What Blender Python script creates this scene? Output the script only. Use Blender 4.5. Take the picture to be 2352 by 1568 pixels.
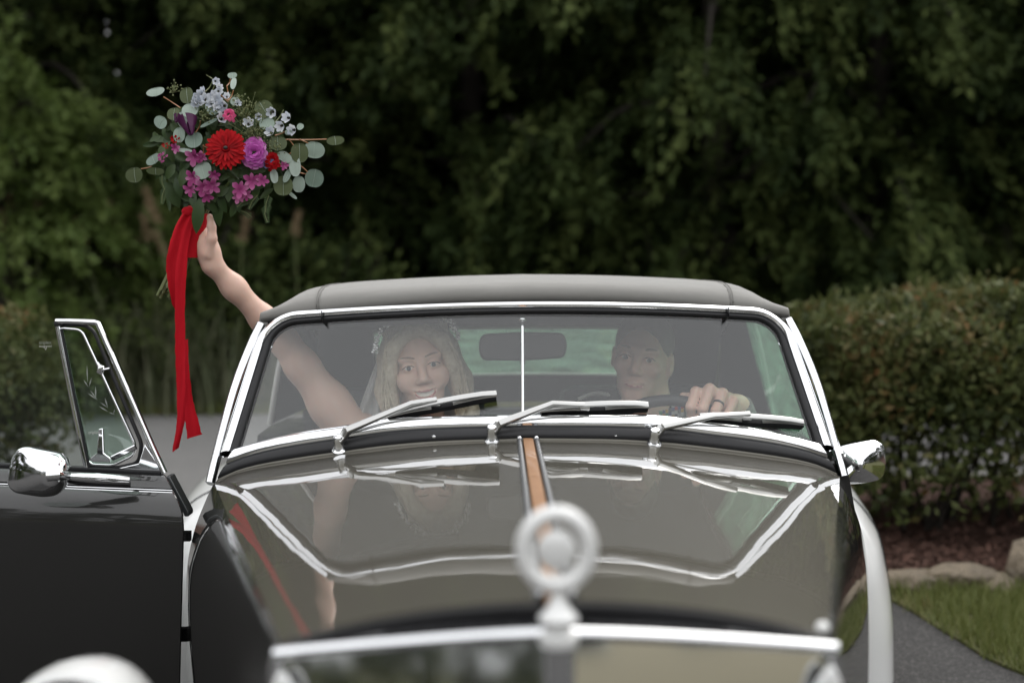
import bpy, bmesh, math, random
import numpy as np
from mathutils import Vector, Matrix
R = math.radians
random.seed(7); rng = np.random.default_rng(7)
for o in list(bpy.data.objects): bpy.data.objects.remove(o)
scn = bpy.context.scene
col = scn.collection

# ------------------------------------------------------------------ camera
HC, PITCH, ROLL, LENS = 1.30, R(2.97), R(0.5), 50.0
FF = LENS / 36.0 * 2352.0                      # focal length in picture units (2352 wide)
CXF, CYF = 1176.0, 784.1
cam_d = bpy.data.cameras.new('camera'); cam = bpy.data.objects.new('camera', cam_d); col.objects.link(cam)
cam_d.lens = LENS; cam_d.sensor_width = 36.0; cam_d.clip_end = 1000; cam_d.clip_start = 0.05
CAMM = Matrix.Translation((0, 0, HC)) @ Matrix.Rotation(R(90) - PITCH, 4, 'X') @ Matrix.Rotation(-ROLL, 4, 'Z')
cam.matrix_world = CAMM
cam_d.dof.use_dof = True; cam_d.dof.focus_distance = 3.28; cam_d.dof.aperture_fstop = 2.0; cam_d.dof.aperture_blades = 0
scn.camera = cam
scn.render.resolution_x, scn.render.resolution_y = 1024, 682

# ------------------------------------------------------------------ sky, sun, exposure (bright overcast)
w = bpy.data.worlds.new('World'); scn.world = w; w.use_nodes = True
nt = w.node_tree; nt.nodes.clear()
SUN_EL, SUN_ROT = R(50), R(38)
sky = nt.nodes.new('ShaderNodeTexSky'); sky.sky_type = 'NISHITA'; sky.sun_disc = False
sky.sun_elevation = SUN_EL; sky.sun_rotation = SUN_ROT; sky.dust_density = 4.0; sky.air_density = 1.2; sky.ozone_density = 1.0
hs = nt.nodes.new('ShaderNodeHueSaturation'); hs.inputs['Saturation'].default_value = 0.12
mx = nt.nodes.new('ShaderNodeMix'); mx.data_type = 'RGBA'; mx.inputs['Factor'].default_value = 0.75
mx.inputs['B'].default_value = (12.0, 12.1, 12.4, 1)          # even cloud layer
bg = nt.nodes.new('ShaderNodeBackground'); bg.inputs['Strength'].default_value = 0.10
wo = nt.nodes.new('ShaderNodeOutputWorld')
nt.links.new(sky.outputs[0], hs.inputs['Color']); nt.links.new(hs.outputs[0], mx.inputs['A'])
nt.links.new(mx.outputs['Result'], bg.inputs['Color']); nt.links.new(bg.outputs[0], wo.inputs[0])
sd = bpy.data.lights.new('sun', 'SUN'); sd.energy = 0.7; sd.angle = R(35); sd.color = (1.0, 0.96, 0.9)
sun = bpy.data.objects.new('sun', sd); col.objects.link(sun)
sdir = Vector((math.sin(SUN_ROT) * math.cos(SUN_EL), math.cos(SUN_ROT) * math.cos(SUN_EL), math.sin(SUN_EL)))
sun.rotation_euler = sdir.to_track_quat('Z', 'Y').to_euler(); sun.location = (0, 0, 12)
vs = scn.view_settings; vs.view_transform = 'Standard'; vs.look = 'None'; vs.gamma = 1; vs.exposure = 0.72; vs.use_curve_mapping = False
scn.render.engine = 'CYCLES'
scn.cycles.max_bounces = 10; scn.cycles.transparent_max_bounces = 24; scn.cycles.glossy_bounces = 5
scn.cycles.caustics_reflective = False; scn.cycles.caustics_refractive = False; scn.cycles.sample_clamp_indirect = 6

# ------------------------------------------------------------------ picture unit -> place
CM3 = CAMM.to_3x3(); CAMP = Vector((0, 0, HC))
def ray(fx, fy):
    return CM3 @ Vector(((fx - CXF) / FF, -(fy - CYF) / FF, -1.0))
def W(fx, fy, Y):
    d = ray(fx, fy); return CAMP + d * (Y / d.y)
YAW = R(0.4)
CAR_O = Vector((0.033, 3.1, 0)); EX = Vector((math.cos(YAW), math.sin(YAW), 0)); EY = Vector((-math.sin(YAW), math.cos(YAW), 0))
def toL(p):
    q = p - CAR_O; return Vector((q.dot(EX), q.dot(EY), q.z))
def L(fx, fy, yl):
    d = ray(fx, fy); t = (yl - (CAMP - CAR_O).dot(EY)) / d.dot(EY); return toL(CAMP + d * t)
def L2W(p): return CAR_O + EX * p[0] + EY * p[1] + Vector((0, 0, p[2]))

# ------------------------------------------------------------------ materials
MATS = {}
def mat(name, color=(.5, .5, .5), rough=.5, metal=0., coat=0., coat_rough=.03, spec=.5, bump=None, var=None, sheen=0., sss=0., trans=0.):
    m = bpy.data.materials.new(name); m.use_nodes = True; n = m.node_tree.nodes; l = m.node_tree.links
    b = n['Principled BSDF']
    b.inputs['Base Color'].default_value = (*color, 1); b.inputs['Roughness'].default_value = rough
    b.inputs['Metallic'].default_value = metal; b.inputs['Coat Weight'].default_value = coat
    b.inputs['Coat Roughness'].default_value = coat_rough; b.inputs['Specular IOR Level'].default_value = spec
    b.inputs['Sheen Weight'].default_value = sheen
    if sss:
        b.inputs['Subsurface Weight'].default_value = sss; b.inputs['Subsurface Radius'].default_value = (1, .35, .2); b.inputs['Subsurface Scale'].default_value = .012
    tc = n.new('ShaderNodeTexCoord')
    if var:                                    # (scale, amount, second colour)
        nz = n.new('ShaderNodeTexNoise'); nz.inputs['Scale'].default_value = var[0]; nz.inputs['Detail'].default_value = 6; nz.inputs['Roughness'].default_value = .65
        l.new(tc.outputs['Object'], nz.inputs['Vector'])
        rp = n.new('ShaderNodeValToRGB'); rp.color_ramp.elements[0].position = .5 - .5 * var[1]; rp.color_ramp.elements[1].position = .5 + .5 * var[1]
        rp.color_ramp.elements[0].color = (*color, 1); rp.color_ramp.elements[1].color = (*var[2], 1)
        l.new(nz.outputs['Fac'], rp.inputs['Fac']); l.new(rp.outputs[0], b.inputs['Base Color'])
    if bump:                                   # (scale, strength, distance)
        nb = n.new('ShaderNodeTexNoise'); nb.inputs['Scale'].default_value = bump[0]; nb.inputs['Detail'].default_value = 4
        l.new(tc.outputs['Object'], nb.inputs['Vector'])
        bp = n.new('ShaderNodeBump'); bp.inputs['Strength'].default_value = bump[1]; bp.inputs['Distance'].default_value = bump[2]
        l.new(nb.outputs['Fac'], bp.inputs['Height']); l.new(bp.outputs[0], b.inputs['Normal'])
    MATS[name] = m; return m
def leafmat(name, cols, rough=.55, transl=.25, spec=.35):
    m = bpy.data.materials.new(name); m.use_nodes = True; n = m.node_tree.nodes; l = m.node_tree.links
    b = n['Principled BSDF']; b.inputs['Roughness'].default_value = rough; b.inputs['Specular IOR Level'].default_value = spec
    at = n.new('ShaderNodeAttribute'); at.attribute_name = 'rnd'
    rp = n.new('ShaderNodeValToRGB'); e = rp.color_ramp.elements
    while len(e) < len(cols): e.new(.5)
    for i, c in enumerate(cols): e[i].position = i / max(1, len(cols) - 1); e[i].color = (*c, 1)
    l.new(at.outputs['Fac'], rp.inputs['Fac']); l.new(rp.outputs[0], b.inputs['Base Color'])
    if transl:
        t = n.new('ShaderNodeBsdfTranslucent'); ms = n.new('ShaderNodeMixShader'); ms.inputs[0].default_value = transl
        l.new(rp.outputs[0], t.inputs['Color']); l.new(b.outputs[0], ms.inputs[1]); l.new(t.outputs[0], ms.inputs[2])
        l.new(ms.outputs[0], n['Material Output'].inputs['Surface'])
    MATS[name] = m; return m
def glassmat(name, tint=(.93, .97, .95), f0=.04, rough=0.0):
    m = bpy.data.materials.new(name); m.use_nodes = True; n = m.node_tree.nodes; l = m.node_tree.links
    n.remove(n['Principled BSDF'])
    lw = n.new('ShaderNodeLayerWeight'); lw.inputs['Blend'].default_value = .5
    pw = n.new('ShaderNodeMath'); pw.operation = 'POWER'; pw.inputs[1].default_value = 5
    ml = n.new('ShaderNodeMath'); ml.operation = 'MULTIPLY_ADD'; ml.inputs[1].default_value = 1 - f0; ml.inputs[2].default_value = f0
    tr = n.new('ShaderNodeBsdfTransparent'); tr.inputs[0].default_value = (*tint, 1)
    gl = n.new('ShaderNodeBsdfGlossy'); gl.inputs['Roughness'].default_value = rough; gl.inputs['Color'].default_value = (1, 1, 1, 1)
    ms = n.new('ShaderNodeMixShader')
    l.new(lw.outputs['Facing'], pw.inputs[0]); l.new(pw.outputs[0], ml.inputs[0]); l.new(ml.outputs[0], ms.inputs[0])
    l.new(tr.outputs[0], ms.inputs[1]); l.new(gl.outputs[0], ms.inputs[2]); l.new(ms.outputs[0], n['Material Output'].inputs['Surface'])
    MATS[name] = m; return m

mat('chrome', (.86, .87, .88), .06, 1.0, bump=(35, .03, .001))
mat('pewter', (.8, .8, .78), .35, .15, coat=.5)
mat('hinge_steel', (.2, .205, .21), .3, 1.0)
mat('etching', (.27, .29, .26), .8)
mat('gunmetal', (.08, .085, .085), .45, .7)
mat('satin_steel', (.5, .5, .485), .3, 1.0)
mat('paint_grey_lit', (.102, .094, .072), .5, .65, coat=1.0, coat_rough=.015)  # lighter copy of the car's grey: light on the hood put into colour
mat('paint_grey_shaded', (.015, .0145, .013), .45, .5, coat=1.0, coat_rough=.015)  # near-black copy of the same grey: shade on doors and sides painted in
mat('paint_white', (.8, .8, .78), .3, 0, coat=1.0)
mat('paint_black', (.012, .012, .013), .25, 0, coat=.8)
mat('rubber', (.012, .012, .013), .45, 0, spec=.4, bump=(60, .1, .002))
mat('canvas', (.2, .196, .18), .9, 0, sheen=.25, bump=(900, .35, .0006), var=(9, .7, (.24, .233, .217)))
mat('canvas_seam', (.17, .166, .155), .9, 0, bump=(900, .3, .0006))
mat('lining', (.035, .036, .038), .85, 0, bump=(400, .2, .001))
mat('vinyl', (.03, .031, .034), .5, 0, bump=(300, .15, .001))
mat('piping', (.5, .5, .47), .6)
mat('wood', (.36, .19, .085), .55, 0, coat=.2, var=(30, .8, (.24, .115, .05)), bump=(80, .2, .001))
mat('mirror_glass', (.9, .9, .9), .01, 1.0)
mat('dark_mirror', (.7, .71, .7), .06, 1.0)
mat('tyre', (.02, .02, .02), .8)
mat('skin_woman', (.72, .47, .37), .48, 0, spec=.4, sss=.25, var=(25, .9, (.77, .54, .44)), bump=(220, .06, .001))
mat('skin_man', (.68, .44, .35), .5, 0, spec=.4, sss=.25, var=(25, .9, (.73, .49, .4)), bump=(220, .08, .001))
mat('lips', (.5, .2, .19), .4)
mat('brow', (.3, .19, .13), .8)
mat('eye_white', (.75, .74, .72), .15, 0, coat=1)
mat('iris', (.015, .02, .025), .3)
mat('lash', (.02, .014, .01), .7)
mat('teeth', (.78, .75, .68), .2)
mat('hair_blonde', (.46, .38, .26), .5, 0, var=(70, .6, (.76, .68, .54)), bump=(150, .5, .003))
mat('hair_dark', (.085, .06, .045), .6, 0, bump=(300, .5, .002))
mat('jacket', (.022, .023, .026), .8, 0, sheen=.2, bump=(500, .2, .001))
mat('shirt_cuff', (.2, .195, .19), .8, 0, bump=(500, .2, .001))
mat('dress', (.78, .77, .74), .7)
mat('silver', (.85, .85, .86), .15, 1.0)
mat('crystal', (.95, .95, .97), .05, .6)
mat('ring_black', (.02, .02, .02), .3)
mat('rock', (.26, .21, .15), .95, 0, spec=.2, var=(9, .6, (.12, .105, .085)), bump=(22, 1.0, .04))
mat('bark', (.022, .017, .012), .9, 0, bump=(30, .8, .02))
mat('stem_green', (.1, .15, .05), .5, 0, var=(60, .8, (.16, .15, .06)))
mat('twig_red', (.33, .15, .06), .5)
mat('ribbon', (.52, .006, .016), .8, 0, spec=.2, bump=(250, .25, .001), var=(14, .9, (.4, .004, .012)))
mat('siding', (.58, .52, .4), .7)
mat('roof_tile', (.1, .09, .085), .8)
mat('window_dark', (.03, .035, .04), .05)
glassmat('windscreen_glass', (.98, .99, .985), .045)
glassmat('tinted_glass', (.8, .97, .86), .03)
glassmat('vent_glass', (.82, .93, .87), .05)
glassmat('side_glass', (.9, .94, .92), .03)
def hazemat(name):
    m = glassmat(name, (.82, .96, .86), .03); n = m.node_tree.nodes; l = m.node_tree.links; out = n['Material Output']; prev = out.inputs['Surface'].links[0].from_socket
    t = n.new('ShaderNodeBsdfTranslucent'); t.inputs[0].default_value = (.36, .66, .46, 1); nz = n.new('ShaderNodeTexNoise'); nz.inputs['Scale'].default_value = 7
    mp = n.new('ShaderNodeMapRange'); mp.inputs['From Min'].default_value = .3; mp.inputs['From Max'].default_value = .7; mp.inputs['To Min'].default_value = .06; mp.inputs['To Max'].default_value = .22
    a = n.new('ShaderNodeMixShader'); l.new(nz.outputs['Fac'], mp.inputs['Value']); l.new(mp.outputs[0], a.inputs[0]); l.new(prev, a.inputs[1]); l.new(t.outputs[0], a.inputs[2]); l.new(a.outputs[0], out.inputs['Surface'])
hazemat('scuff_haze_pane')  # green haze mixed in: scuffed vinyl at the rear, painted onto the side glass
leafmat('leaf_forest', [(.008, .016, .004), (.023, .037, .009), (.043, .061, .016), (.084, .105, .031)], .7, .15, .12)
leafmat('leaf_light', [(.06, .095, .02), (.09, .13, .03), (.125, .165, .045)], .6, .3, .2)
leafmat('leaf_hedge', [(.028, .04, .011), (.06, .074, .02), (.092, .106, .034), (.12, .1, .036), (.2, .105, .04)], .6, .2, .25)
leafmat('leaf_grass', [(.10, .125, .03), (.16, .175, .055), (.30, .24, .12)], .6, .2)
leafmat('leaf_reed', [(.09, .11, .05), (.13, .15, .08), (.18, .18, .11)], .6, .2)
leafmat('plume', [(.2, .15, .085), (.3, .22, .13)], .8, .3)
leafmat('mulch_chip', [(.05, .024, .016), (.09, .045, .032), (.14, .08, .06)], .9, 0)
leafmat('eucalyptus', [(.23, .31, .25), (.33, .41, .34), (.46, .54, .47)], .5, .2)
leafmat('eucalyptus_dark', [(.085, .11, .045), (.11, .14, .06)], .5, .2)
leafmat('leaf_green', [(.03, .06, .016), (.06, .10, .03)], .4, .15)
leafmat('petal_red', [(.2, .001, .003), (.34, .002, .005), (.46, .004, .008)], .6, .12, .15)
leafmat('petal_magenta', [(.24, .02, .12), (.42, .07, .24), (.6, .24, .42)], .5, .25)
leafmat('petal_orchid', [(.38, .04, .32), (.55, .12, .46), (.72, .34, .62)], .5, .25)
leafmat('petal_pink', [(.7, .06, .22), (.78, .16, .32)], .5, .25)
leafmat('petal_plum', [(.05, .005, .04), (.085, .012, .065)], .35, .1)
leafmat('petal_ice', [(.5, .54, .61), (.65, .68, .72), (.8, .81, .82)], .5, .3)
leafmat('petal_blue', [(.16, .2, .45), (.3, .36, .6)], .5, .25)
mat('flower_eye', (.02, .015, .012), .6)

def add_bump(name, scale, strength, dist, sock='Normal', stretch=(1, 1, 1)):
    n = MATS[name].node_tree.nodes; l = MATS[name].node_tree.links; b = n['Principled BSDF']
    mp = n.new('ShaderNodeMapping'); mp.inputs['Scale'].default_value = stretch; nz = n.new('ShaderNodeTexNoise'); nz.inputs['Scale'].default_value = scale; nz.inputs['Detail'].default_value = 3
    bp = n.new('ShaderNodeBump'); bp.inputs['Strength'].default_value = strength; bp.inputs['Distance'].default_value = dist
    l.new(n['Texture Coordinate'].outputs['Object'], mp.inputs[0]); l.new(mp.outputs[0], nz.inputs['Vector']); l.new(nz.outputs['Fac'], bp.inputs['Height'])
    if b.inputs[sock].is_linked: l.new(b.inputs[sock].links[0].from_socket, bp.inputs['Normal'])
    l.new(bp.outputs[0], b.inputs[sock])
add_bump('canvas', 7, .5, .012, stretch=(.5, 1.6, 1)); add_bump('paint_grey_lit', 5, .12, .004, 'Coat Normal'); add_bump('paint_grey_shaded', 5, .12, .004, 'Coat Normal')
# ------------------------------------------------------------------ object helpers
def link(o, parent=None):
    col.objects.link(o)
    if parent is not None: o.parent = parent
    return o
def tag(o, label=None, cat=None, group=None, kind=None):
    if label: o['label'] = label
    if cat: o['category'] = cat
    if group: o['group'] = group
    if kind: o['kind'] = kind
    return o
def empty(name, loc=(0, 0, 0), rz=0., parent=None):
    o = bpy.data.objects.new(name, None); o.location = loc; o.rotation_euler = (0, 0, rz); o.empty_display_size = .1
    return link(o, parent)
def finish(name, me, m, parent, sharp=40):
    if isinstance(m, str): m = [m]
    for k in m: me.materials.append(MATS[k])
    if sharp is not None:
        me.polygons.foreach_set('use_smooth', [True] * len(me.polygons))
        me.set_sharp_from_angle(angle=R(sharp))
    me.update()
    return link(bpy.data.objects.new(name, me), parent)
class MB:
    def __init__(s): s.v = []; s.f = []
    def add(s, v, f):
        k = len(s.v); s.v += [tuple(p) for p in v]; s.f += [tuple(i + k for i in q) for q in f]; return s
    def grid(s, rows, close_u=False, close_v=False):
        n = len(rows); m = len(rows[0]); v = [p for r in rows for p in r]; f = []
        for i in range(n - (0 if close_v else 1)):
            for j in range(m - (0 if close_u else 1)):
                a, b = i, (i + 1) % n; c, d = j, (j + 1) % m
                f.append((a * m + c, a * m + d, b * m + d, b * m + c))
        return s.add(v, f)
    def sweep(s, path, prof, up=(0, 0, 1), caps=True, scale=None, closed=False):
        # prof: 2D points (side, up); side = tangent x up
        P = [Vector(p) for p in path]; up = Vector(up); rows = []
        n = len(P)
        for i, p in enumerate(P):
            a = P[i - 1] if (i > 0 or closed) else P[i]; b = P[(i + 1) % n] if (i < n - 1 or closed) else P[i]
            t = (b - a).normalized(); sd_ = t.cross(up)
            if sd_.length < 1e-6: sd_ = t.cross(Vector((1, 0, 0)))
            sd_.normalize(); u = sd_.cross(t).normalized(); k = scale[i] if scale else 1
            rows.append([p + sd_ * (q[0] * k) + u * (q[1] * k) for q in prof])
        k = len(s.v); m = len(prof); s.grid(rows, close_u=True, close_v=closed)
        if caps and not closed:
            s.f.append(tuple(k + j for j in range(m))[::-1]); e = k + (n - 1) * m; s.f.append(tuple(e + j for j in range(m)))
        return s
    def tube(s, path, r, n=10, caps=True, closed=False):
        rr = r if isinstance(r, (list, tuple)) else [r] * len(path)
        pr = [(math.cos(2 * math.pi * j / n), math.sin(2 * math.pi * j / n)) for j in range(n)]
        P = [Vector(p) for p in path]; d = P[-1] - P[0]
        if closed or d.length < 1e-6: d = P[1] - P[0]
        up = Vector((0, 0, 1)) if abs(d.normalized().z) < .8 else Vector((0, 1, 0))
        return s.sweep(path, pr, up, caps, rr, closed)
    def lathe(s, prof, o=(0, 0, 0), axis=(0, 0, 1), n=24):
        ax = Vector(axis).normalized(); a = ax.orthogonal().normalized(); b = ax.cross(a); o = Vector(o)
        rows = [[o + ax * h + (a * math.cos(2 * math.pi * j / n) + b * math.sin(2 * math.pi * j / n)) * r for j in range(n)] for r, h in prof]
        return s.grid(rows, close_u=True)
    def sphere(s, c, r, n=12, m=8, M=None):
        c = Vector(c); r = Vector(r) if not isinstance(r, (int, float)) else Vector((r, r, r)); rows = []
        for i in range(m + 1):
            t = math.pi * i / m; row = []
            for j in range(n):
                a = 2 * math.pi * j / n; p = Vector((r.x * math.sin(t) * math.cos(a), r.y * math.sin(t) * math.sin(a), r.z * math.cos(t)))
                row.append(c + (M @ p if M else p))
            rows.append(row)
        return s.grid(rows, close_u=True)
    def box(s, c, size, bev=.003, M=None):
        bm = bmesh.new(); bmesh.ops.create_cube(bm, size=1)
        for v in bm.verts: v.co = Vector((v.co.x * size[0], v.co.y * size[1], v.co.z * size[2]))
        if bev: bmesh.ops.bevel(bm, geom=list(bm.edges), offset=bev, segments=2, affect='EDGES', profile=.5)
        bm.verts.index_update(); c = Vector(c)
        s.add([c + (M @ v.co if M else v.co) for v in bm.verts], [[v.index for v in f.verts] for f in bm.faces]); bm.free(); return s
    def prism(s, outline, d):
        # outline: 3D polygon points, d: extrusion vector
        d = Vector(d); n = len(outline); v = [Vector(p) for p in outline] + [Vector(p) + d for p in outline]
        f = [tuple(range(n))[::-1], tuple(range(n, 2 * n))] + [(i, (i + 1) % n, n + (i + 1) % n, n + i) for i in range(n)]
        return s.add(v, f)
    def mesh(s, name):
        me = bpy.data.meshes.new(name); me.from_pydata(s.v, [], s.f); me.validate()
        bm = bmesh.new(); bm.from_mesh(me); bmesh.ops.remove_doubles(bm, verts=bm.verts, dist=1e-6); bmesh.ops.recalc_face_normals(bm, faces=bm.faces); bm.to_mesh(me); bm.free()
        return me
    def obj(s, name, m, parent=None, sharp=40, thick=None, off=-1, rnd=None, sub=0, bev=None):
        me = s.mesh(name)
        if rnd is not None:
            a = me.attributes.new('rnd', 'FLOAT', 'POINT'); a.data.foreach_set('value', np.full(len(me.vertices), rnd, dtype=np.float32) if not callable(rnd) else np.array([rnd(v.co) for v in me.vertices], dtype=np.float32))
        o = finish(name, me, m, parent, sharp)
        if thick:
            bm = bmesh.new(); bm.from_mesh(me)
            for e in bm.edges:
                if e.is_boundary: e.smooth = False
            bm.to_mesh(me); bm.free()
        if thick: md = o.modifiers.new('thick', 'SOLIDIFY'); md.thickness = thick; md.offset = off
        if bev: md = o.modifiers.new('bev', 'BEVEL'); md.width = bev; md.segments = 2; md.limit_method = 'ANGLE'
        if sub: md = o.modifiers.new('sub', 'SUBSURF'); md.levels = sub; md.render_levels = sub
        return o
def rrect(w_, h_, r, n=4):
    pts = []
    for cx, cy, a0 in ((w_ / 2 - r, h_ / 2 - r, 0), (-w_ / 2 + r, h_ / 2 - r, 90), (-w_ / 2 + r, -h_ / 2 + r, 180), (w_ / 2 - r, -h_ / 2 + r, 270)):
        for k in range(n + 1):
            a = R(a0 + 90 * k / n); pts.append((cx + r * math.cos(a), cy + r * math.sin(a)))
    return pts
def interp(x, xs, ys): return float(np.interp(x, xs, ys))
def smooth_path(pts, n=8):                     # Catmull-Rom
    P = [Vector(p) for p in pts]; P = [P[0] * 2 - P[1]] + P + [P[-1] * 2 - P[-2]]; out = []
    for i in range(1, len(P) - 2):
        a, b, c, d = P[i - 1:i + 3]
        for k in range(n):
            t = k / n; out.append(.5 * ((2 * b) + (c - a) * t + (2 * a - 5 * b + 4 * c - d) * t * t + (3 * b - a - 3 * c + d) * t ** 3))
    return out + [P[-2]]
def cspline(x, xs, ys):                        # smooth 1-D curve through points
    xs = list(xs); i = max(0, min(len(xs) - 2, int(np.searchsorted(xs, x)) - 1))
    def m(k):
        a = max(0, k - 1); b = min(len(xs) - 1, k + 1); return (ys[b] - ys[a]) / (xs[b] - xs[a])
    h = xs[i + 1] - xs[i]; t = (x - xs[i]) / h
    return (2*t**3-3*t**2+1)*ys[i] + (t**3-2*t**2+t)*h*m(i) + (-2*t**3+3*t**2)*ys[i+1] + (t**3-t**2)*h*m(i+1)

def quads_mesh(name, V, rnd, m, parent=None, per=4):
    """V: (n, per, 3) array of separate polygons, rnd: (n,) tint value"""
    n = len(V); me = bpy.data.meshes.new(name)
    me.vertices.add(n * per); me.vertices.foreach_set('co', V.reshape(-1).astype(np.float32))
    me.loops.add(n * per); me.loops.foreach_set('vertex_index', np.arange(n * per, dtype=np.int32))
    me.polygons.add(n); me.polygons.foreach_set('loop_start', np.arange(0, n * per, per, dtype=np.int32))
    me.update(calc_edges=True)
    a = me.attributes.new('rnd', 'FLOAT', 'POINT'); a.data.foreach_set('value', np.repeat(rnd, per).astype(np.float32))
    me.materials.append(MATS[m])
    return link(bpy.data.objects.new(name, me), parent)
def unit(a): return a / (np.linalg.norm(a, axis=-1, keepdims=True) + 1e-9)
def leaf_quads(P, T, N, ln, wd):
    """diamond leaves at P along T with normal N"""
    T = unit(T); S = unit(np.cross(T, N)); ln = np.asarray(ln)[:, None]; wd = np.asarray(wd)[:, None]
    up = unit(np.cross(S, T))
    return np.stack([P, P + T * ln * .45 + S * wd * .5 + up * wd * .12, P + T * ln, P + T * ln * .45 - S * wd * .5 + up * wd * .12], axis=1)
def rand_unit(n): return unit(rng.normal(size=(n, 3)))

# ================================================================== SETTING
def sheet(name, pts, z, m, step=None):
    me = bpy.data.meshes.new(name); me.from_pydata([(p[0], p[1], z) for p in pts], [], [tuple(range(len(pts)))])
    o = finish(name, me, m, None, None); o['kind'] = 'structure'; return o
def groundmat(name, c1, c2, c3, scale, fine, bump):
    m = mat(name, c1, .9, 0, spec=.25, var=(scale, .7, c2)); n = m.node_tree.nodes; l = m.node_tree.links; b = n['Principled BSDF']
    tc = n['Texture Coordinate']; rp = n['Color Ramp']
    v = n.new('ShaderNodeTexVoronoi'); v.inputs['Scale'].default_value = fine; l.new(tc.outputs['Object'], v.inputs['Vector'])
    mx_ = n.new('ShaderNodeMix'); mx_.data_type = 'RGBA'; mx_.inputs['B'].default_value = (*c3, 1)
    cr = n.new('ShaderNodeValToRGB'); cr.color_ramp.elements[0].position = .55; cr.color_ramp.elements[1].position = .95
    l.new(v.outputs['Color'], cr.inputs['Fac']); l.new(cr.outputs[0], mx_.inputs['Factor']); l.new(rp.outputs[0], mx_.inputs['A'])
    l.new(mx_.outputs['Result'], b.inputs['Base Color'])
    bp = n.new('ShaderNodeBump'); bp.inputs['Strength'].default_value = bump; bp.inputs['Distance'].default_value = .01
    l.new(v.outputs['Distance'], bp.inputs['Height']); l.new(bp.outputs[0], b.inputs['Normal'])
groundmat('asphalt_grey', (.15, .148, .142), (.19, .185, .178), (.26, .255, .245), 1.5, 130, .4)
groundmat('asphalt_dark', (.042, .041, .041), (.06, .058, .056), (.13, .125, .12), 1.8, 150, .6)
groundmat('soil', (.05, .06, .025), (.08, .075, .035), (.11, .1, .05), 1.2, 60, .5)
groundmat('turf_soil', (.05, .065, .02), (.09, .085, .035), (.12, .1, .05), 2.5, 60, .5)
groundmat('mulch_soil', (.04, .02, .014), (.07, .036, .025), (.11, .065, .05), 5, 40, .8)
sheet('ground', [(-220, -220), (220, -220), (220, 220), (-220, 220)], 0, 'soil')
sheet('road', [(-40, 6.0), (40, 6.0), (40, 12.7), (-40, 12.7)], .006, 'asphalt_grey')
sheet('driveway', [(-40, -9), (40, -9), (40, 6.3), (-40, 6.3)], .010, 'asphalt_dark')
# raised island on the right: grass in front, bark mulch under the hedge
edge = smooth_path([(1.05, 6.9), (1.2, 6.1), (1.44, 5.41), (1.52, 4.8), (1.6, 4.38), (2.1, 3.1), (3.6, 2.3), (7, 2.0)], 6)
isl = [(p.x, p.y) for p in edge] + [(14, 2.0), (14, 8.6), (1.6, 8.6), (1.15, 7.8)]
g = MB().prism([(p[0], p[1], 0) for p in isl], (0, 0, .02)).obj('grass_verge', 'turf_soil', None, None); g['kind'] = 'structure'
mb_ = [(1.36, 5.66), (1.6, 5.60), (2.1, 5.62), (2.6, 5.66), (3.2, 5.60), (14, 5.5), (14, 8.2), (1.62, 8.2), (1.3, 7.4), (1.15, 6.6)]
g = MB().prism([(p[0], p[1], .022) for p in mb_], (0, 0, .03)).obj('mulch_bed', 'mulch_soil', None, None); g['kind'] = 'structure'
isl2 = [(-2.0, 6.4), (-2.35, 5.9), (-5, 5.6), (-14, 5.6), (-14, 8.4), (-2.6, 8.4), (-2.05, 7.4)]
g = MB().prism([(p[0], p[1], 0) for p in isl2[::-1]], (0, 0, .05)).obj('planting_bed', 'mulch_soil', None, None); g['kind'] = 'structure'
sheet('lawn', [(-40, 12.7), (40, 12.7), (40, 40), (-40, 40)], .012, 'turf_soil')

# ---- grass blades, mulch chips
def blades(name, P, h, wd, m, parent=None, lean=.45):
    n = len(P); d = rand_unit(n); d[:, 2] = 0; T = np.array([0, 0, 1.]) + d * lean * rng.random((n, 1))
    S = rand_unit(n); S[:, 2] = 0; S = unit(S) * (wd * (.6 + .8 * rng.random((n, 1))))
    H = (h * (.5 + rng.random(n)))[:, None]; T = unit(T) * H
    V = np.stack([P - S / 2, P + S / 2, P + T + d * H * .25], axis=1)
    tint = np.clip(.55 * rng.random(n) + .5 * (np.sin(P[:, 0] * 5.1 + 2 * np.sin(P[:, 1] * 3.3)) * np.sin(P[:, 1] * 4.3 + P[:, 0]) > .35) * rng.random(n), 0, 1)
    o = quads_mesh(name, V, tint, m, parent, 3); o['kind'] = 'stuff'; return o
def inside(P, poly):
    x, y = P[:, 0], P[:, 1]; c = np.zeros(len(P), bool); n = len(poly); j = n - 1
    for i in range(n):
        xi, yi = poly[i][0], poly[i][1]; xj, yj = poly[j][0], poly[j][1]
        c ^= ((yi > y) != (yj > y)) & (x < (xj - xi) * (y - yi) / (yj - yi + 1e-12) + xi); j = i
    return c
P = np.c_[1.0 + 3.6 * rng.random(60000), 3.6 + 2.5 * rng.random(60000), np.full(60000, .02)]
P = P[inside(P, isl)]; P = P[~inside(P, mb_)]
P = P + np.c_[rng.normal(0, .018, (len(P), 2)), np.zeros(len(P))]
tag(blades('grass', P, .058, .0065, 'leaf_grass', None, .8), 'short green and tan grass beside the dark driveway', 'grass', kind='stuff')
P = np.c_[-11 + 22 * rng.random(40000), 12.7 + 2.5 * rng.random(40000) ** 1.5, np.full(40000, .012)]
tag(blades('grass', P, .09, .015, 'leaf_grass'), 'strip of lawn grass along the far road edge', 'grass', kind='stuff')
n = 12000
P = np.c_[1.0 + 3.8 * rng.random(n), 5.6 + 1.8 * rng.random(n), .054 + .018 * rng.random(n)]; P = P[inside(P, mb_)]; n = len(P)
T = rand_unit(n); T[:, 2] *= .35; N = rand_unit(n) * .5 + np.array([0, 0, 1.])
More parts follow.
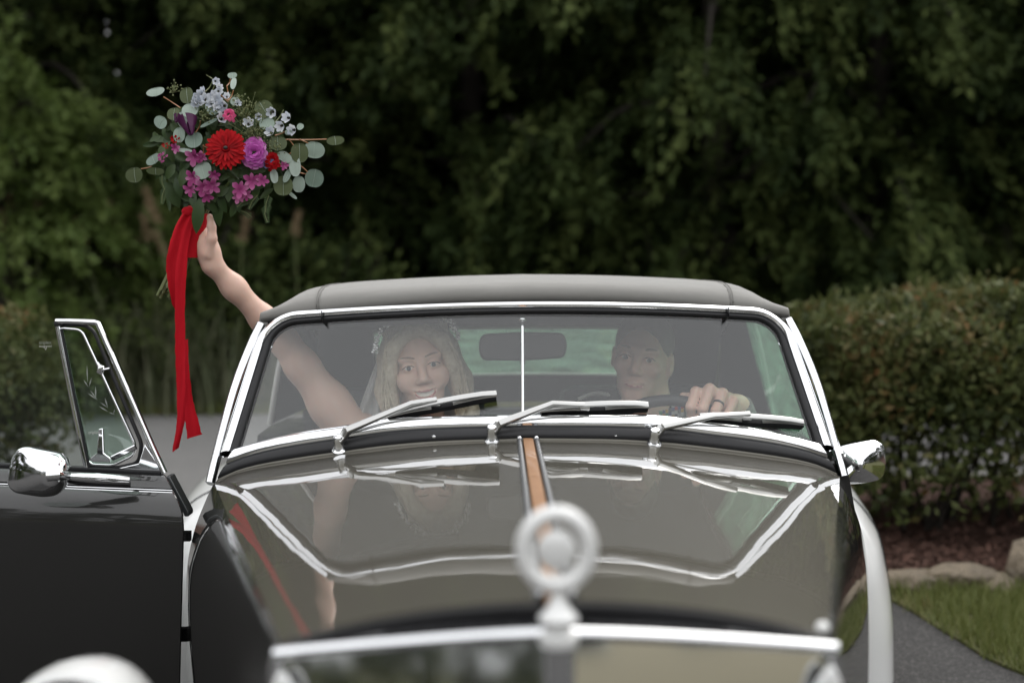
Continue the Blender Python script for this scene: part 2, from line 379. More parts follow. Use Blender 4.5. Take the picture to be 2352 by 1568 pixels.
tag(quads_mesh('mulch', leaf_quads(P, T, N, .025 + .04 * rng.random(n), .01 + .015 * rng.random(n)), rng.random(n), 'mulch_chip'),
    'reddish brown bark mulch under the hedge', 'mulch', kind='stuff')

# ---- rocks
def rock(loc, size, seed, label, rz=0):
    bm = bmesh.new(); bmesh.ops.create_icosphere(bm, subdivisions=4, radius=1)
    r_ = np.random.default_rng(seed); cuts = [(unit(r_.normal(size=3)), .62 + .25 * r_.random()) for _ in range(11)]
    from mathutils import noise
    for v in bm.verts:
        c = v.co.copy()
        for d, h in cuts:
            d = Vector(d); k = c.dot(d)
            if k > h: c -= d * (k - h) * .92
        c += c.normalized() * .10 * noise.noise(c * 2.3 + Vector((seed, 0, 0))) + c.normalized() * .03 * noise.noise(c * 8)
        v.co = Vector((c.x * size[0], c.y * size[1], c.z * size[2]))
    me = bpy.data.meshes.new('rock'); bm.to_mesh(me); bm.free()
    o = finish('rock', me, 'rock', None, 50); o.location = loc; o.rotation_euler = (0, 0, rz)
    tag(o, label, 'rock', 'edging rocks along the mulch bed'); return o
rock((1.58, 5.57, .045), (.14, .10, .06), 3, 'low tan edging stone nearest the white car fender')
rock((1.77, 5.59, .045), (.17, .11, .068), 5, 'broad tan edging stone between mulch and grass', .2)
rock((1.91, 5.58, .035), (.12, .1, .055), 6, 'flat little stone beside the pale grey boulder', .5)
rock((2.07, 5.62, .07), (.13, .13, .14), 9, 'pale grey boulder at the edge of the mulch bed', 1.1)

# ---- hedges
def hedge(cx, cy, rx, ry, top, nleaf, seed, label, base=.05, gap=.42):
    root = empty('hedge', (cx, cy, base)); tag(root, label, 'hedge', 'clipped hedges by the road')
    r_ = np.random.default_rng(seed); H = top - base
    # stems
    mb = MB()
    for k in range(46):
        x0, y0 = (r_.random() * 2 - 1) * rx * .75, (r_.random() * 2 - 1) * ry * .35
        dx, dy = r_.normal(0, .28), r_.normal(0, .22); h = H * (.55 + .35 * r_.random())
        p = [(x0, y0, -.02), (x0 + dx * .35, y0 + dy * .35, h * .35), (x0 + dx * .7 + r_.normal(0, .04), y0 + dy * .8, h * .7), (x0 + dx * 1.2, y0 + dy * 1.3, h)]
        mb.tube(smooth_path(p, 3), [.014 * (1 - .08 * i) for i in range(10)], 5)
    mb.obj('stem', 'bark', root)
    n = nleaf
    # superellipsoid body: most leaves in the outer shell, thinner towards the ground
    d = unit(r_.normal(size=(n * 2, 3))); d[:, 2] = np.abs(d[:, 2]) * np.where(r_.random(n * 2) < .75, 1, -.7)
    e = 4.5; sc = 1 / (np.abs(d[:, 0]) ** e + np.abs(d[:, 1]) ** e + np.abs(d[:, 2]) ** e) ** (1 / e)
    rad = 1 - np.abs(r_.normal(0, .16, n * 2)); lump = 1 + .05 * np.sin(d[:, 0] * 9 + seed) * np.sin(d[:, 2] * 7 + 1) + .04 * np.sin(d[:, 0] * 23 + d[:, 1] * 17)
    P = d * (sc * rad * lump)[:, None]
    keep = (r_.random(n * 2) < np.clip((P[:, 2] + 1.25) / 1.0, .25, 1)) & (P[:, 2] > -.9)
    P = P[keep][:n]; d = d[keep][:n]; n = len(P)
    mid = H * .52
    Q = np.c_[P[:, 0] * rx, P[:, 1] * ry, mid + P[:, 2] * (H - mid)]
    dens = np.sin(Q[:, 0] * 7 + 1.7 * np.sin(Q[:, 2] * 6)) * np.sin(Q[:, 2] * 8 + Q[:, 0] * 2.3) + .6 * np.sin(Q[:, 1] * 9 + Q[:, 0] * 5)
    low = Q[:, 2] < H * .45
    kp = r_.random(n) < np.clip(1.0 + .9 * dens - .35 * low, .22, 1); Q = Q[kp]; P = P[kp]; d = d[kp]; n = len(Q)
    sh = r_.random(n) < .05; Q = Q + d * (sh * .07 * r_.random(n))[:, None] + np.c_[np.zeros(n), np.zeros(n), sh * .03 * r_.random(n)]
    N = d * .5 + r_.normal(size=(n, 3)) * .6; T = unit(r_.normal(size=(n, 3)) + np.array([0, 0, .7]))
    s = .022 + .022 * r_.random(n)
    tint = np.clip(.35 + .18 * r_.normal(size=n) + .22 * np.sin(Q[:, 0] * 4 + Q[:, 2] * 5) * np.sin(Q[:, 0] * 9 - 2) + .12 * (P[:, 2] > .3) * r_.random(n), 0, 1)
    quads_mesh('foliage', leaf_quads(Q, T, N, s * 1.5, s * .75), tint, 'leaf_hedge', root)['kind'] = 'stuff'
    return root
hedge(2.95, 6.78, 1.62, .78, 1.16, 100000, 11, 'rounded clipped hedge with browning tips above the mulch and rocks')
hedge(-4.0, 7.0, 1.75, .75, 1.14, 45000, 12, 'clipped olive hedge seen through the open car door window', .05)

# ---- trees of the dark wood
def tree_mesh(seed, H, Rr, ncl, per, leaf, mname, droop):
    r_ = np.random.default_rng(seed)
    mb = MB(); mb.tube([(0, 0, -.1), (.05, .02, H * .3), (-.04, .05, H * .65), (0, 0, H * .95)], [.17, .13, .08, .02], 8)
    tips = []
    for k in range(34):
        z = H * (.08 + .85 * (k / 34)); a = k * 2.4 + r_.normal(0, .2); rr = Rr * (1 - (z / H) ** 2.2) * (.75 + .35 * r_.random())
        p0 = Vector((0, 0, z)); p1 = Vector((math.cos(a) * rr * .5, math.sin(a) * rr * .5, z + .25)); p2 = Vector((math.cos(a) * rr, math.sin(a) * rr, z + .05 - droop * rr * .3))
        mb.tube(smooth_path([p0, p1, p2], 4), [.045, .041, .036, .032, .028, .023, .018, .013, .008], 5)
        for t in np.linspace(.35, 1, 6): tips.append((p0 * (1 - t) ** 2 + p1 * 2 * t * (1 - t) + p2 * t * t, a))
    trunk = mb.mesh('trunk')
    C, A = [], []
    for k in range(ncl):
        p, a = tips[r_.integers(len(tips))]
        C.append(np.array(p) + r_.normal(0, .22, 3)); A.append(a + r_.normal(0, .5))
    C = np.repeat(np.array(C), per, 0); A = np.repeat(np.array(A), per); n = len(C)
    t = r_.random(n) ** .8; ln = .8                          # spray: leaves strung along a drooping line
    out = np.c_[np.cos(A), np.sin(A), np.zeros(n)]
    P = C + out * (t * ln * .7)[:, None] + np.c_[np.zeros(n), np.zeros(n), -droop * .7 * t ** 1.6] + r_.normal(0, .045, (n, 3))
    T = out * .6 + np.c_[np.zeros(n), np.zeros(n), -droop * t] + r_.normal(0, .5, (n, 3)); N = r_.normal(0, .5, (n, 3)) + out * .3 + np.array([0, 0, .8])
    s = leaf * (.6 + .8 * r_.random(n)); tint = np.clip(np.repeat(r_.random(ncl) ** 1.2, per) * .75 + .3 * r_.random(n), 0, 1)
    P[:, 2] = np.maximum(P[:, 2], .1)
    crown = quads_mesh('crown', leaf_quads(P, T, N, s * 1.1, s * .4), tint, mname)
    me = crown.data; bpy.data.objects.remove(crown)
    trunk.materials.append(MATS['bark']); return trunk, me
KINDS = [tree_mesh(21, 9.5, 2.3, 1050, 64, .11, 'leaf_forest', .8), tree_mesh(22, 8.2, 2.6, 1050, 64, .12, 'leaf_forest', .55),
         tree_mesh(23, 10.5, 2.1, 1100, 64, .10, 'leaf_forest', .95), tree_mesh(24, 4.0, 1.35, 420, 46, .11, 'leaf_light', .45)]
def tree(k, x, y, s, rz, label, group='trees of the dark wood behind the road'):
    root = empty('tree', (x, y, 0), rz); root.scale = (s, s, s); tag(root, label, 'tree', group)
    for nm, me in zip(('trunk', 'crown'), KINDS[k]): link(bpy.data.objects.new(nm, me), root)
    return root
WOOD = 'dark dense tree with drooping branches in the wood across the road'
k = 0
for row, (yy, x0, x1, step, sc_) in enumerate(((15.2, -9.5, 10, 2.25, 1.0), (17.8, -11, 11, 2.3, 1.1), (20.6, -14, 14, 2.6, 1.25))):
    x = x0
    while x < x1:
        tree(k % 3, x + random.uniform(-.4, .4), yy + random.uniform(-.7, .7), sc_ * random.uniform(.9, 1.12), random.uniform(0, 6.28), WOOD); x += step; k += 1
tree(3, -4.75, 13.2, .9, .5, 'lighter green young tree in front of the dark wood')
tree(3, -3.9, 14.0, .62, 2.0, 'small light green bushy tree beside the reeds')
# the same wood closes round behind the photographer (seen in the chrome)
for i in range(34):
    a = math.pi + math.pi * (i + .5) / 34; rr = 30 + 4 * (i % 2)
    if 5.1 < a < 5.62: continue
    tree(i % 3, rr * math.cos(a) * 1.15, rr * math.sin(a) + 1, random.uniform(.85, 1.1), random.uniform(0, 6.28), 'tree in the row on the photographer\'s side of the driveway', 'trees on the photographer\'s side')
for sx in (-1, 1):
    for i in range(4):
        tree((i + 1) % 3, sx * (14 + 1.5 * (i % 2)), 1.5 + 3.6 * i, 1.0, i * 1.3, 'tree at the side of the driveway', 'trees beside the driveway')

# the far side of the wood: one mass of foliage with a few gaps to the sky
n = 60000; fx_ = -26 + 52 * rng.random(n); fz_ = 11.5 * rng.random(n) ** .9
P = np.c_[fx_, 24.5 + 1.8 * rng.random(n) + .8 * np.sin(fx_ * .7), fz_]
keep = np.ones(n, bool)
GAPS = [(237, 27, .06), (247, 52, .07), (249, 74, .055), (259, 151, .085), (217, 167, .06), (268, 168, .05)]
def clear_of_gaps(Q):
    k = np.ones(len(Q), bool)
    for fx, fy, gr in GAPS:
        d = np.array(ray(fx, fy)); d /= np.linalg.norm(d); v = Q - np.array(CAMP); t = v @ d; k &= np.linalg.norm(v - t[:, None] * d, axis=1) > gr * t / 22
    return k
keep &= clear_of_gaps(P + np.array([0, 0, .12]))
for tr in [o for o in bpy.data.objects if o.name.startswith('tree') and o.get('group') == 'trees of the dark wood behind the road']:
    if not -11 < tr.location.x < -1: continue
    cr = [c for c in tr.children if c.name.startswith('crown')][0]; me = cr.data; n4 = len(me.vertices); v = np.zeros(n4 * 3, np.float32); me.vertices.foreach_get('co', v); v = v.reshape(-1, 4, 3)
    c_, s_ = math.cos(tr.rotation_euler.z), math.sin(tr.rotation_euler.z); q = v.mean(1) * tr.scale[0]; q = np.c_[q[:, 0] * c_ - q[:, 1] * s_, q[:, 0] * s_ + q[:, 1] * c_, q[:, 2]] + np.array(tr.location)
    kk = clear_of_gaps(q)
    if kk.all(): continue
    a = np.zeros(n4, np.float32); me.attributes['rnd'].data.foreach_get('value', a)
    tmp = quads_mesh('crown', v[kk], a.reshape(-1, 4)[kk, 0], me.materials[0].name); cr.data = tmp.data; bpy.data.objects.remove(tmp)
P = P[keep]; n = len(P); s_ = .28 + .22 * rng.random(n)
tag(quads_mesh('far_wood', leaf_quads(P, rand_unit(n), rand_unit(n) * .4 + np.array([0, -1., .3]), s_, s_ * .7), .7 * rng.random(n) ** 2, 'leaf_forest'), 'far dark mass of leaves at the back of the wood', 'wood', kind='stuff')

# ---- undergrowth at the wood's edge
def bush(x, y, h, r, n, seed, mname, label, cat='bush', group='undergrowth along the wood'):
    root = empty('bush', (x, y, 0)); tag(root, label, cat, group); r_ = np.random.default_rng(seed)
    mb = MB()
    for k in range(9):
        a = r_.random() * 6.28; mb.tube([(0, 0, -.02), (math.cos(a) * r * .3, math.sin(a) * r * .3, h * .5), (math.cos(a) * r * .6, math.sin(a) * r * .6, h * .85)], [.02, .014, .005], 5)
    mb.obj('stem', 'bark', root)
    ncl = n // 30; c = unit(r_.normal(size=(ncl, 3))) * (.55 + .45 * r_.random((ncl, 1)) ** .5); c[:, 2] = np.abs(c[:, 2])
    c = np.repeat(c * np.array([r, r, h]), 30, 0); m_ = len(c); P = c + r_.normal(0, .09, (m_, 3)); P[:, 2] = np.maximum(P[:, 2], .03)
    s = .07 + .06 * r_.random(m_)
    quads_mesh('foliage', leaf_quads(P, r_.normal(size=(m_, 3)) + np.array([0, 0, -.3]), r_.normal(size=(m_, 3)) * .5 + np.array([0, -.3, .8]), s, s * .5),
               np.clip(np.repeat(r_.random(ncl), 30) * .8 + .2 * r_.random(m_), 0, 1), mname, root)['kind'] = 'stuff'
for i in range(11):
    bush(-9 + 1.8 * i + random.uniform(-.3, .3), 14.1 + random.uniform(-.3, .4), 1.2 + .8 * random.random(), 1.0 + .3 * random.random(), 5200, 60 + i, 'leaf_forest', 'dark leafy bush at the foot of the wood')

# ---- reeds with tan plumes
def reeds(x, y, n, h, seed, label):
    root = empty('reed_clump', (x, y, 0)); tag(root, label, 'reeds', 'reed clumps along the wood'); r_ = np.random.default_rng(seed)
    V = []
    for k in range(n):
        b = np.array([r_.normal(0, .35), r_.normal(0, .25), 0]); a = r_.random() * 6.28; ln = h * (.6 + .5 * r_.random()); bend = .5 + .7 * r_.random(); wv = .012
        d = np.array([math.cos(a), math.sin(a), 0]); sdv = np.array([-d[1], d[0], 0]) * wv; prev = None
        for i in range(6):
            t = i / 5; c = b + d * bend * ln * t * t * .7 + np.array([0, 0, ln * (t - .42 * bend * t ** 3)]); ww = sdv * (1 - t * .95)
            cur = (c - ww, c + ww)
            if prev is not None: V.append([prev[0], prev[1], cur[1], cur[0]])
            prev = cur
    V = np.array(V); quads_mesh('blades', V, np.repeat(r_.random(n), 5), 'leaf_reed', root)['kind'] = 'stuff'
    for k in range(3):
        bx, by = r_.normal(0, .35), r_.normal(0, .2); a = r_.random() * 6.28; hh = h * (.95 + .2 * r_.random())
        MB().tube([(bx, by, 0), (bx + .05, by, hh * .6), (bx + .12 * math.cos(a), by, hh)], [.008, .006, .004], 5).obj('stalk', 'stem_green', root)
        m_ = 130; t = r_.random(m_); P = np.array([bx + .12 * math.cos(a), by, hh]) + np.c_[math.cos(a) * .09 * t + r_.normal(0, .025, m_) * (1 - .7 * t), r_.normal(0, .03, m_) * (1 - .7 * t), .22 * t]
        T = np.c_[r_.normal(0, .4, m_) + .3, r_.normal(0, .4, m_), np.ones(m_)]
        quads_mesh('plume', leaf_quads(P, T, r_.normal(size=(m_, 3)), .05 + .04 * r_.random(m_), .008 + .008 * r_.random(m_)), r_.random(m_), 'plume', root)
for i, (x, y, n, h) in enumerate(((-4.3, 12.95, 190, 1.6), (-3.6, 13.1, 190, 1.62), (-3.05, 12.95, 160, 1.5), (-2.45, 13.2, 150, 1.4), (-5.0, 13.0, 160, 1.62))):
    reeds(x, y, n, h, 90 + i, 'clump of arching reeds with tan plumes at the wood edge')

# ---- house on the photographer's side (seen only as a reflection in the radiator)
hs_ = empty('house', (13.5, -17.5, 0), R(37)); tag(hs_, 'cream house with dark roof mirrored in the radiator grille', 'house')
MB().box((0, 0, 1.6), (9, 5, 3.2), .02).obj('wall', 'siding', hs_)
MB().prism([(-4.9, -2.9, 3.2), (-4.9, 2.9, 3.2), (-4.9, 0, 4.9)], (9.8, 0, 0)).obj('roof', 'roof_tile', hs_)
for x in (-3, -1, 1.2, 3):
    wn = MB().box((x, 2.51, 1.7), (1.0, .06, 1.3), .01).obj('window', 'paint_white', hs_); MB().box((x, 2.545, 1.7), (.84, .02, 1.14), .004).obj('pane', 'window_dark', wn)

# ================================================================== CAR  (x to the picture's right, y to the back, z up)
car = empty('car', CAR_O, YAW)
tag(car, 'grey and white vintage roadster with canvas top and open door', 'car')
LIN = np.linspace
def Bg(u): return Vector((.66 * u, .03 + .09 * u * u, cspline(abs(u), [0, .25, .45, .6, .75, .866, 1, 1.15], [.967, .9655, .961, .945, .930, .913, .887, .855])))
def Tp(u): return Vector((.588 * u, .19 + .062 * u * u, 1.195 - .026 * u * u))
def HR(u): return Vector((.707 * u, -.02 + .12 * u * u, cspline(abs(u), [0, .3, .55, .82, .93, 1], [.922, .9145, .894, .862, .842, .818])))
def HF(u): return Vector((.2975 * u, -1.60 + .03 * u * u, .943 - .046 * u * u - .004 * u ** 6))
# ---- hood panels, piano hinges, wood strip
for s in (-1, 1):
    rows = []
    for t in list(LIN(0, 1, 25)):
        row = []
        for u in LIN(.03, 1, 40):
            a, b = HR(u), HF(u); ux = .022 + (abs(a.x) * (1 - t) + abs(b.x) * t) * (u - .03) / u if u > 0 else 0
            p = a.lerp(b, t); row.append(Vector((s * (.021 + (p.x - .021) if p.x > .021 else .021), p.y, p.z)))
        rows.append(row)
    MB().grid(rows).obj('hood_panel', 'paint_grey_lit', car, 60, thick=.006, off=0)
    # hood side: crease down to the frame
    rows = []
    for t in LIN(0, 1, 20):
        a, b = HR(1), HF(1)
        ra = [a, Vector((.728, .115, .78)), Vector((.763, .14, .70)), Vector((.784, .15, .60)), Vector((.79, .16, .45)), Vector((.78, .16, .30)), Vector((.74, .16, .20))]
        rb = [b, Vector((.303, -1.572, .89)), Vector((.309, -1.575, .84)), Vector((.313, -1.575, .75)), Vector((.313, -1.575, .6)), Vector((.305, -1.575, .45)), Vector((.29, -1.575, .32))]
        pts = smooth_path([p.lerp(q, t) + Vector((math.sin(math.pi * t) * .012 * (0, .55, .9, 1, 1, .9, .8)[i_], 0, 0)) for i_, (p, q) in enumerate(zip(ra, rb))], 5); rows.append([Vector((s * p.x, p.y, p.z)) for p in pts])
    MB().grid(rows).obj('hood_side', 'paint_grey_shaded', car, 60, thick=.005, off=0)
    mb = MB()                                  # hinge knuckles
    for k in range(34):
        t0, t1 = k / 34 + .002, (k + .78) / 34
        a = HR(.0).lerp(HF(.0), t0) + Vector((s * .0185, 0, .004)); b = HR(.0).lerp(HF(.0), t1) + Vector((s * .0185, 0, .004))
        mb.tube([a, a.lerp(b, .15), a.lerp(b, .85), b], [.0028, .0058, .0058, .0028], 8)
    mb.obj('hinge', 'hinge_steel', car)
    a = HR(0) + Vector((s * .0185, 0, .004)); MB().tube([a, HF(0) + Vector((s * .0185, 0, .004))], .0035, 6).obj('hinge_pin', 'gunmetal', car)
    MB().sphere(a + Vector((0, .004, .002)), .0065).obj('hinge_cap', 'chrome', car)
for k in range(5):
    a = HR(0).lerp(HF(0), k / 5 + .001); b = HR(0).lerp(HF(0), (k + 1) / 5 - .001)
    MB().sweep([a + Vector((0, 0, .002)), b + Vector((0, 0, .002))], rrect(.0225, .012, .003, 2)).obj('wood_strip', 'wood', car)
MB().sweep([HR(0) + Vector((0, 0, -.012)), HF(0) + Vector((0, 0, -.012))], rrect(.05, .008, .002, 1)).obj('centre_rail', 'paint_black', car)
# ---- scuttle, rubber gasket and chrome strip below the glass
US = LIN(-1, 1, 61)
def base_row(a, up, du=0): return [HR(u).lerp(Bg(u), a) + Vector((0, -.55, .83)) * up for u in US]
MB().grid([[HR(u) + Vector((0, .004, -.05)) for u in US], [HR(u) + Vector((0, .004, -.003)) for u in US], base_row(.06, .001), base_row(.12, .002), base_row(.2, .0)]).obj('scuttle', 'paint_grey_lit', car, 60)
MB().grid([base_row(.13, .0), base_row(.15, .006), base_row(.24, .010), base_row(.4, .011), base_row(.52, .009), base_row(.58, .003)]).obj('scuttle_gasket', 'rubber', car, 60)
MB().grid([base_row(.54, .004), base_row(.55, .014), base_row(.6, .0175), base_row(.75, .019), base_row(.9, .017), base_row(.98, .013), base_row(1.0, .002)]).obj('windscreen_sill', 'chrome', car, 60)
# ---- windscreen
def SV(p, q, h=0.):
    u = p / .64; v = q / .35; P0 = Bg(u).lerp(Tp(u), v)
    if h:
        e = 1e-3; du = Bg(u + e).lerp(Tp(u + e), v) - P0; dv = (Tp(u) - Bg(u)); nn = du.cross(dv).normalized()
        if nn.y > 0: nn = -nn
        P0 = P0 + nn * h
    return P0
rc = .055; loop = [(-.64, q) for q in LIN(.004, .35 - rc, 14)]
loop += [(-.64 + rc - rc * math.cos(a), .35 - rc + rc * math.sin(a)) for a in LIN(0, R(90), 10)[1:]]
loop += [(p, .35) for p in LIN(-.64 + rc, .64 - rc, 40)[1:]]
loop += [(.64 - rc + rc * math.sin(a), .35 - rc + rc * math.cos(a)) for a in LIN(0, R(90), 10)[1:]]
loop += [(.64, q) for q in LIN(.35 - rc, .004, 14)[1:]]
LP = np.array(loop); tg = np.gradient(LP, axis=0); tg /= np.linalg.norm(tg, axis=1)[:, None]; nrm = np.c_[-tg[:, 1], tg[:, 0]]
def ring(d, h):
    out = []
    for (p, q), (nx, ny) in zip(LP, nrm):
        k = d * (1 - .12 * max(0, ny)) ; out.append(SV(p + nx * k, q + ny * k, h))
    return out
MB().grid([ring(-.002, -.006), ring(-.002, .004), ring(.002, .008), ring(.008, .009), ring(.013, .006), ring(.014, 0)]).obj('windscreen_gasket', 'rubber', car, 60)
MB().grid([ring(.0125, .0), ring(.013, .008), ring(.017, .014), ring(.024, .0165), ring(.033, .014), ring(.038, .006), ring(.039, -.012), ring(.02, -.016), ring(-.002, -.012)]).obj('windscreen_frame', 'chrome', car, 60)
ws = MB().grid([[SV(p, q) for p in LIN(-.645, .645, 50)] for q in LIN(-.01, .355, 14)]).obj('windscreen', 'windscreen_glass', car, 60, thick=.005, off=-1)
for s in (-1, 1):                              # outer pillar mouldings and header joints
    pth = smooth_path([(s * .722, .125, .815), (s * .712, .15, .87), (s * .678, .20, 1.02), (s * .645, .243, 1.12), (s * .624, .268, 1.170)], 6)
    MB().sweep(pth, rrect(.018, .03, .007, 3), up=(0, -1, .3)).obj('pillar_moulding', 'chrome', car)
    MB().sweep([p + Vector((s * .006, .014, 0)) for p in pth], rrect(.016, .012, .003, 2), up=(0, -1, .3)).obj('pillar_seal', 'rubber', car)
    q = SV(s * .515, .357, .0145); MB().box(q, (.0025, .02, .016), .0005, Matrix.Rotation(R(-35), 3, 'X')).obj('header_joint', 'rubber', car)
# stay rod, mirror, visor
def on_glass(fx, fy, off=0.):
    y = .15
    for _ in range(12):
        p = L(fx, fy, y); u = p.x / .64; b, t = Bg(u), Tp(u); k = (p.z - b.z) / (t.z - b.z); y = b.y + (t.y - b.y) * k
    p = L(fx, fy, y - off * 1.3); return p
a, b = on_glass(1200, 733, -.02), on_glass(1201, 958, -.02)
MB().tube([a, b], .0032, 8).obj('stay_rod', 'chrome', car); MB().sphere(a, (.009, .009, .007)).obj('stay_rod_boss', 'chrome', car)
def outline_prism(pts, yl, thick, name, m, parent, bev=.002):
    return MB().prism([L(x, y, yl) for x, y in pts], (0, thick, 0)).obj(name, m, parent, 40, bev=bev)
def round_poly(pts, r, n=5):
    out = []; N = len(pts)
    for i in range(N):
        p = Vector(pts[i]); a = Vector(pts[i - 1]); b = Vector(pts[(i + 1) % N]); da = (a - p); db = (b - p)
        ra = min(r, da.length * .45, db.length * .45); p0 = p + da.normalized() * ra; p1 = p + db.normalized() * ra
        for k in range(n + 1):
            t = k / n; out.append(tuple(p0 * (1 - t) ** 2 + p * 2 * t * (1 - t) + p1 * t * t))
    return out
rm = round_poly([(1098, 800), (1104, 768), (1200, 763), (1296, 765), (1304, 795), (1296, 822), (1200, 829), (1106, 828)], 14, 4)
rv = outline_prism(rm, .275, .028, 'rear_view_mirror', 'rubber', car, .006)
MB().tube([L(1201, 790, .262), L(1201, 836, .24)], .006, 8).obj('mirror_clamp', 'vinyl', rv)
outline_prism([(a_ / .1 * .1, b_) for a_, b_ in [(700, 733), (1010, 722), (1012, 742), (700, 760)]], .30, .012, 'sun_visor', 'lining', car, .004)
# ---- wipers
def wiper(piv, elbow, bend, mount, b0, b1):
    root = empty('wiper', (0, 0, 0), 0, car)
    P = on_glass(*piv, .022); base = P + Vector((0, .006, -.016))
    MB().lathe([(0, -.002), (.0155, -.002), (.0165, .003), (.0135, .006), (.0115, .009), (.013, .012), (.0115, .016), (.0108, .028), (.0115, .033), (.009, .039), (0, .041)], base, (0, -.5, .86), 18).obj('pivot', 'chrome', root)
    E_, Bd, Mt = on_glass(*elbow, .036), on_glass(*bend, .036), on_glass(*mount, .030)
    up = Vector((0, -.75, .65))
    MB().sweep([P + Vector((0, -.012, .004)), P.lerp(E_, .5), E_], rrect(.018, .018, .005, 2), up).obj('arm_head', 'satin_steel', root)
    pth = [E_, E_.lerp(Bd, .33), E_.lerp(Bd, .66), Bd, Bd.lerp(Mt, .6), Mt]
    MB().sweep(pth, rrect(.0135, .011, .003, 2), up, True, [1.2, 1.1, .95, .8, .8, .75]).obj('arm', 'satin_steel', root)
    A0, A1 = on_glass(*b0, .006), on_glass(*b1, .006)
    up2 = Vector((0, -.8, .6)); q = [A0.lerp(A1, t) for t in LIN(0, 1, 9)]
    bow = [p + up2 * (.012 + .012 * (1 - (2 * t - 1) ** 2) ** .6) + Vector((0, 0, .004)) for p, t in zip(q, LIN(0, 1, 9))]
    MB().sweep(bow, rrect(.012, .0085, .002, 2), up2).obj('blade_bridge', 'satin_steel', root)
    for t0, t1 in ((.0, .4), (.6, 1.0)):
        c = [A0.lerp(A1, t0 + (t1 - t0) * t) + up2 * (.012 + .004 * (1 - (2 * t - 1) ** 2)) for t in LIN(0, 1, 5)]
        MB().sweep(c, rrect(.008, .003, .001, 1), up2).obj('blade_yoke', 'satin_steel', root)
    MB().sweep(q, [(-.004, -.006), (.004, -.006), (.005, .012), (-.005, .012)], up2).obj('blade_rubber', 'rubber', root)
    m0 = A0.lerp(A1, .42); MB().box(Mt.lerp(m0, .4), (.022, .012, .012), .003, Matrix.Rotation(R(40), 3, 'X')).obj('blade_clip', 'satin_steel', root)
wiper((778, 1018), (797, 988), (945, 926), (1003, 917), (892, 962), (1140, 914))
wiper((1130, 996), (1147, 973), (1270, 926), (1342, 930), (1242, 950), (1487, 940))
wiper((1503, 1003), (1522, 980), (1640, 955), (1722, 950), (1606, 966), (1842, 980))
for fx, fy in ((997, 1006), (1413, 1004)):
    p = L(fx, fy, .0); mb = MB().lathe([(0, -.008), (.004, -.008), (.004, .002), (.0055, .003), (.0055, .006), (0, .008)], p, (0, -.3, .95), 10)
    mb.tube([p + Vector((-.007, 0, .004)), p + Vector((.007, 0, .004))], .0028, 8).obj('washer_nozzle', 'chrome', car)

# ---- soft top
XS = [0, .3, .6, .76, .85, .935, 1.0]; D1 = [0, .004, .013, .021, .034, .066, .092]; D0 = [0, .004, .016, .026, .032, .038, .044]
tops = [(.240, 1.2195, 0, .064), (.222, 1.2205, 0, .064), (.211, 1.229, .03, .064), (.210, 1.243, .12, .066), (.224, 1.258, .35, .068), (.26, 1.268, .65, .062), (.33, 1.275, .9, .05), (.46, 1.279, 1, .03), (.75, 1.280, 1, 0), (1.0, 1.276, 1, 0), (1.2, 1.25, 1.0, 0), (1.33, 1.20, 1.0, 0)]
def top_row(y, zc, k, bow, inset=0., dz=0.):
    row = []
    for u in LIN(-1, 1, 65):
        a = abs(u); dr = cspline(a, XS, D1) * k + cspline(a, XS, D0) * (1 - k); row.append(Vector((u * (.626 + .02 * min(1, max(0, (y - .2) / .3))), y + bow * u * u, zc - dr + dz)))
    return row
rows = [top_row(*t) for t in tops]
rows = [[r[0] + Vector((.016, 0, -.022)), r[0] + Vector((-.002, 0, -.018))] + r + [r[-1] + Vector((.002, 0, -.018)), r[-1] + Vector((-.016, 0, -.022))] for r in rows]
st = MB().grid(rows).obj('soft_top', 'canvas', car, 70, thick=.004, off=0)
MB().grid([[p + Vector((0, .012, -.010)) for p in r] for r in rows]).obj('headlining', 'lining', car, 70)
for u in (-.765, .765):                        # stitched seams near the corners
    pth = []
    for y, zc, k_, bow in tops[1:9]:
        a = abs(u); dr = cspline(a, XS, D1) * k_ + cspline(a, XS, D0) * (1 - k_); pth.append(Vector((u * .633, y + bow * u * u, zc - dr + .0015)))
    pth = smooth_path(pth, 4); MB().sweep(pth, rrect(.0035, .002, .0008, 1), up=(0, -.5, .8)).obj('seam', 'canvas_seam', car)
    MB().tube([p + Vector((.006 * (1 if u > 0 else -1), -.001, .002)) for p in pth], .0012, 5).obj('stitching', 'canvas_seam', car)
MB().sweep([p + Vector((0, .006, -.003)) for p in rows[0][2:-2]], rrect(.014, .006, .002, 2), up=(0, -.6, .8)).obj('header_seal', 'rubber', car)
# rear panel with its clear window, and the closed quarters
def rear_pt(x, s): return Vector((x, 1.33 + .27 * s, 1.195 - .335 * s - .02 * (x / .6) ** 2))
def rear_patch(x0, x1, s0, s1): return [[rear_pt(x, s_) for x in LIN(x0, x1, 12)] for s_ in LIN(s0, s1, 5)]
mb = MB()
for a_ in ((-.64, .64, 0, .25), (-.64, .64, .72, 1.0), (-.64, -.46, .25, .72), (.46, .64, .25, .72)): mb.grid(rear_patch(*a_))
mb.obj('rear_curtain', 'lining', car, 60, thick=.004)
rw = MB().grid(rear_patch(-.46, .46, .25, .72)).obj('rear_window', 'scuff_haze_pane', car, 60)
pp = [rear_pt(x, .25) for x in LIN(-.46, .46, 12)] + [rear_pt(.46, s_) for s_ in LIN(.25, .72, 6)[1:]] + [rear_pt(x, .72) for x in LIN(.46, -.46, 12)[1:]] + [rear_pt(-.46, s_) for s_ in LIN(.72, .25, 6)[1:-1]]
MB().tube([p + Vector((0, -.006, 0)) for p in pp], .005, 6, closed=True).obj('window_piping', 'piping', car)
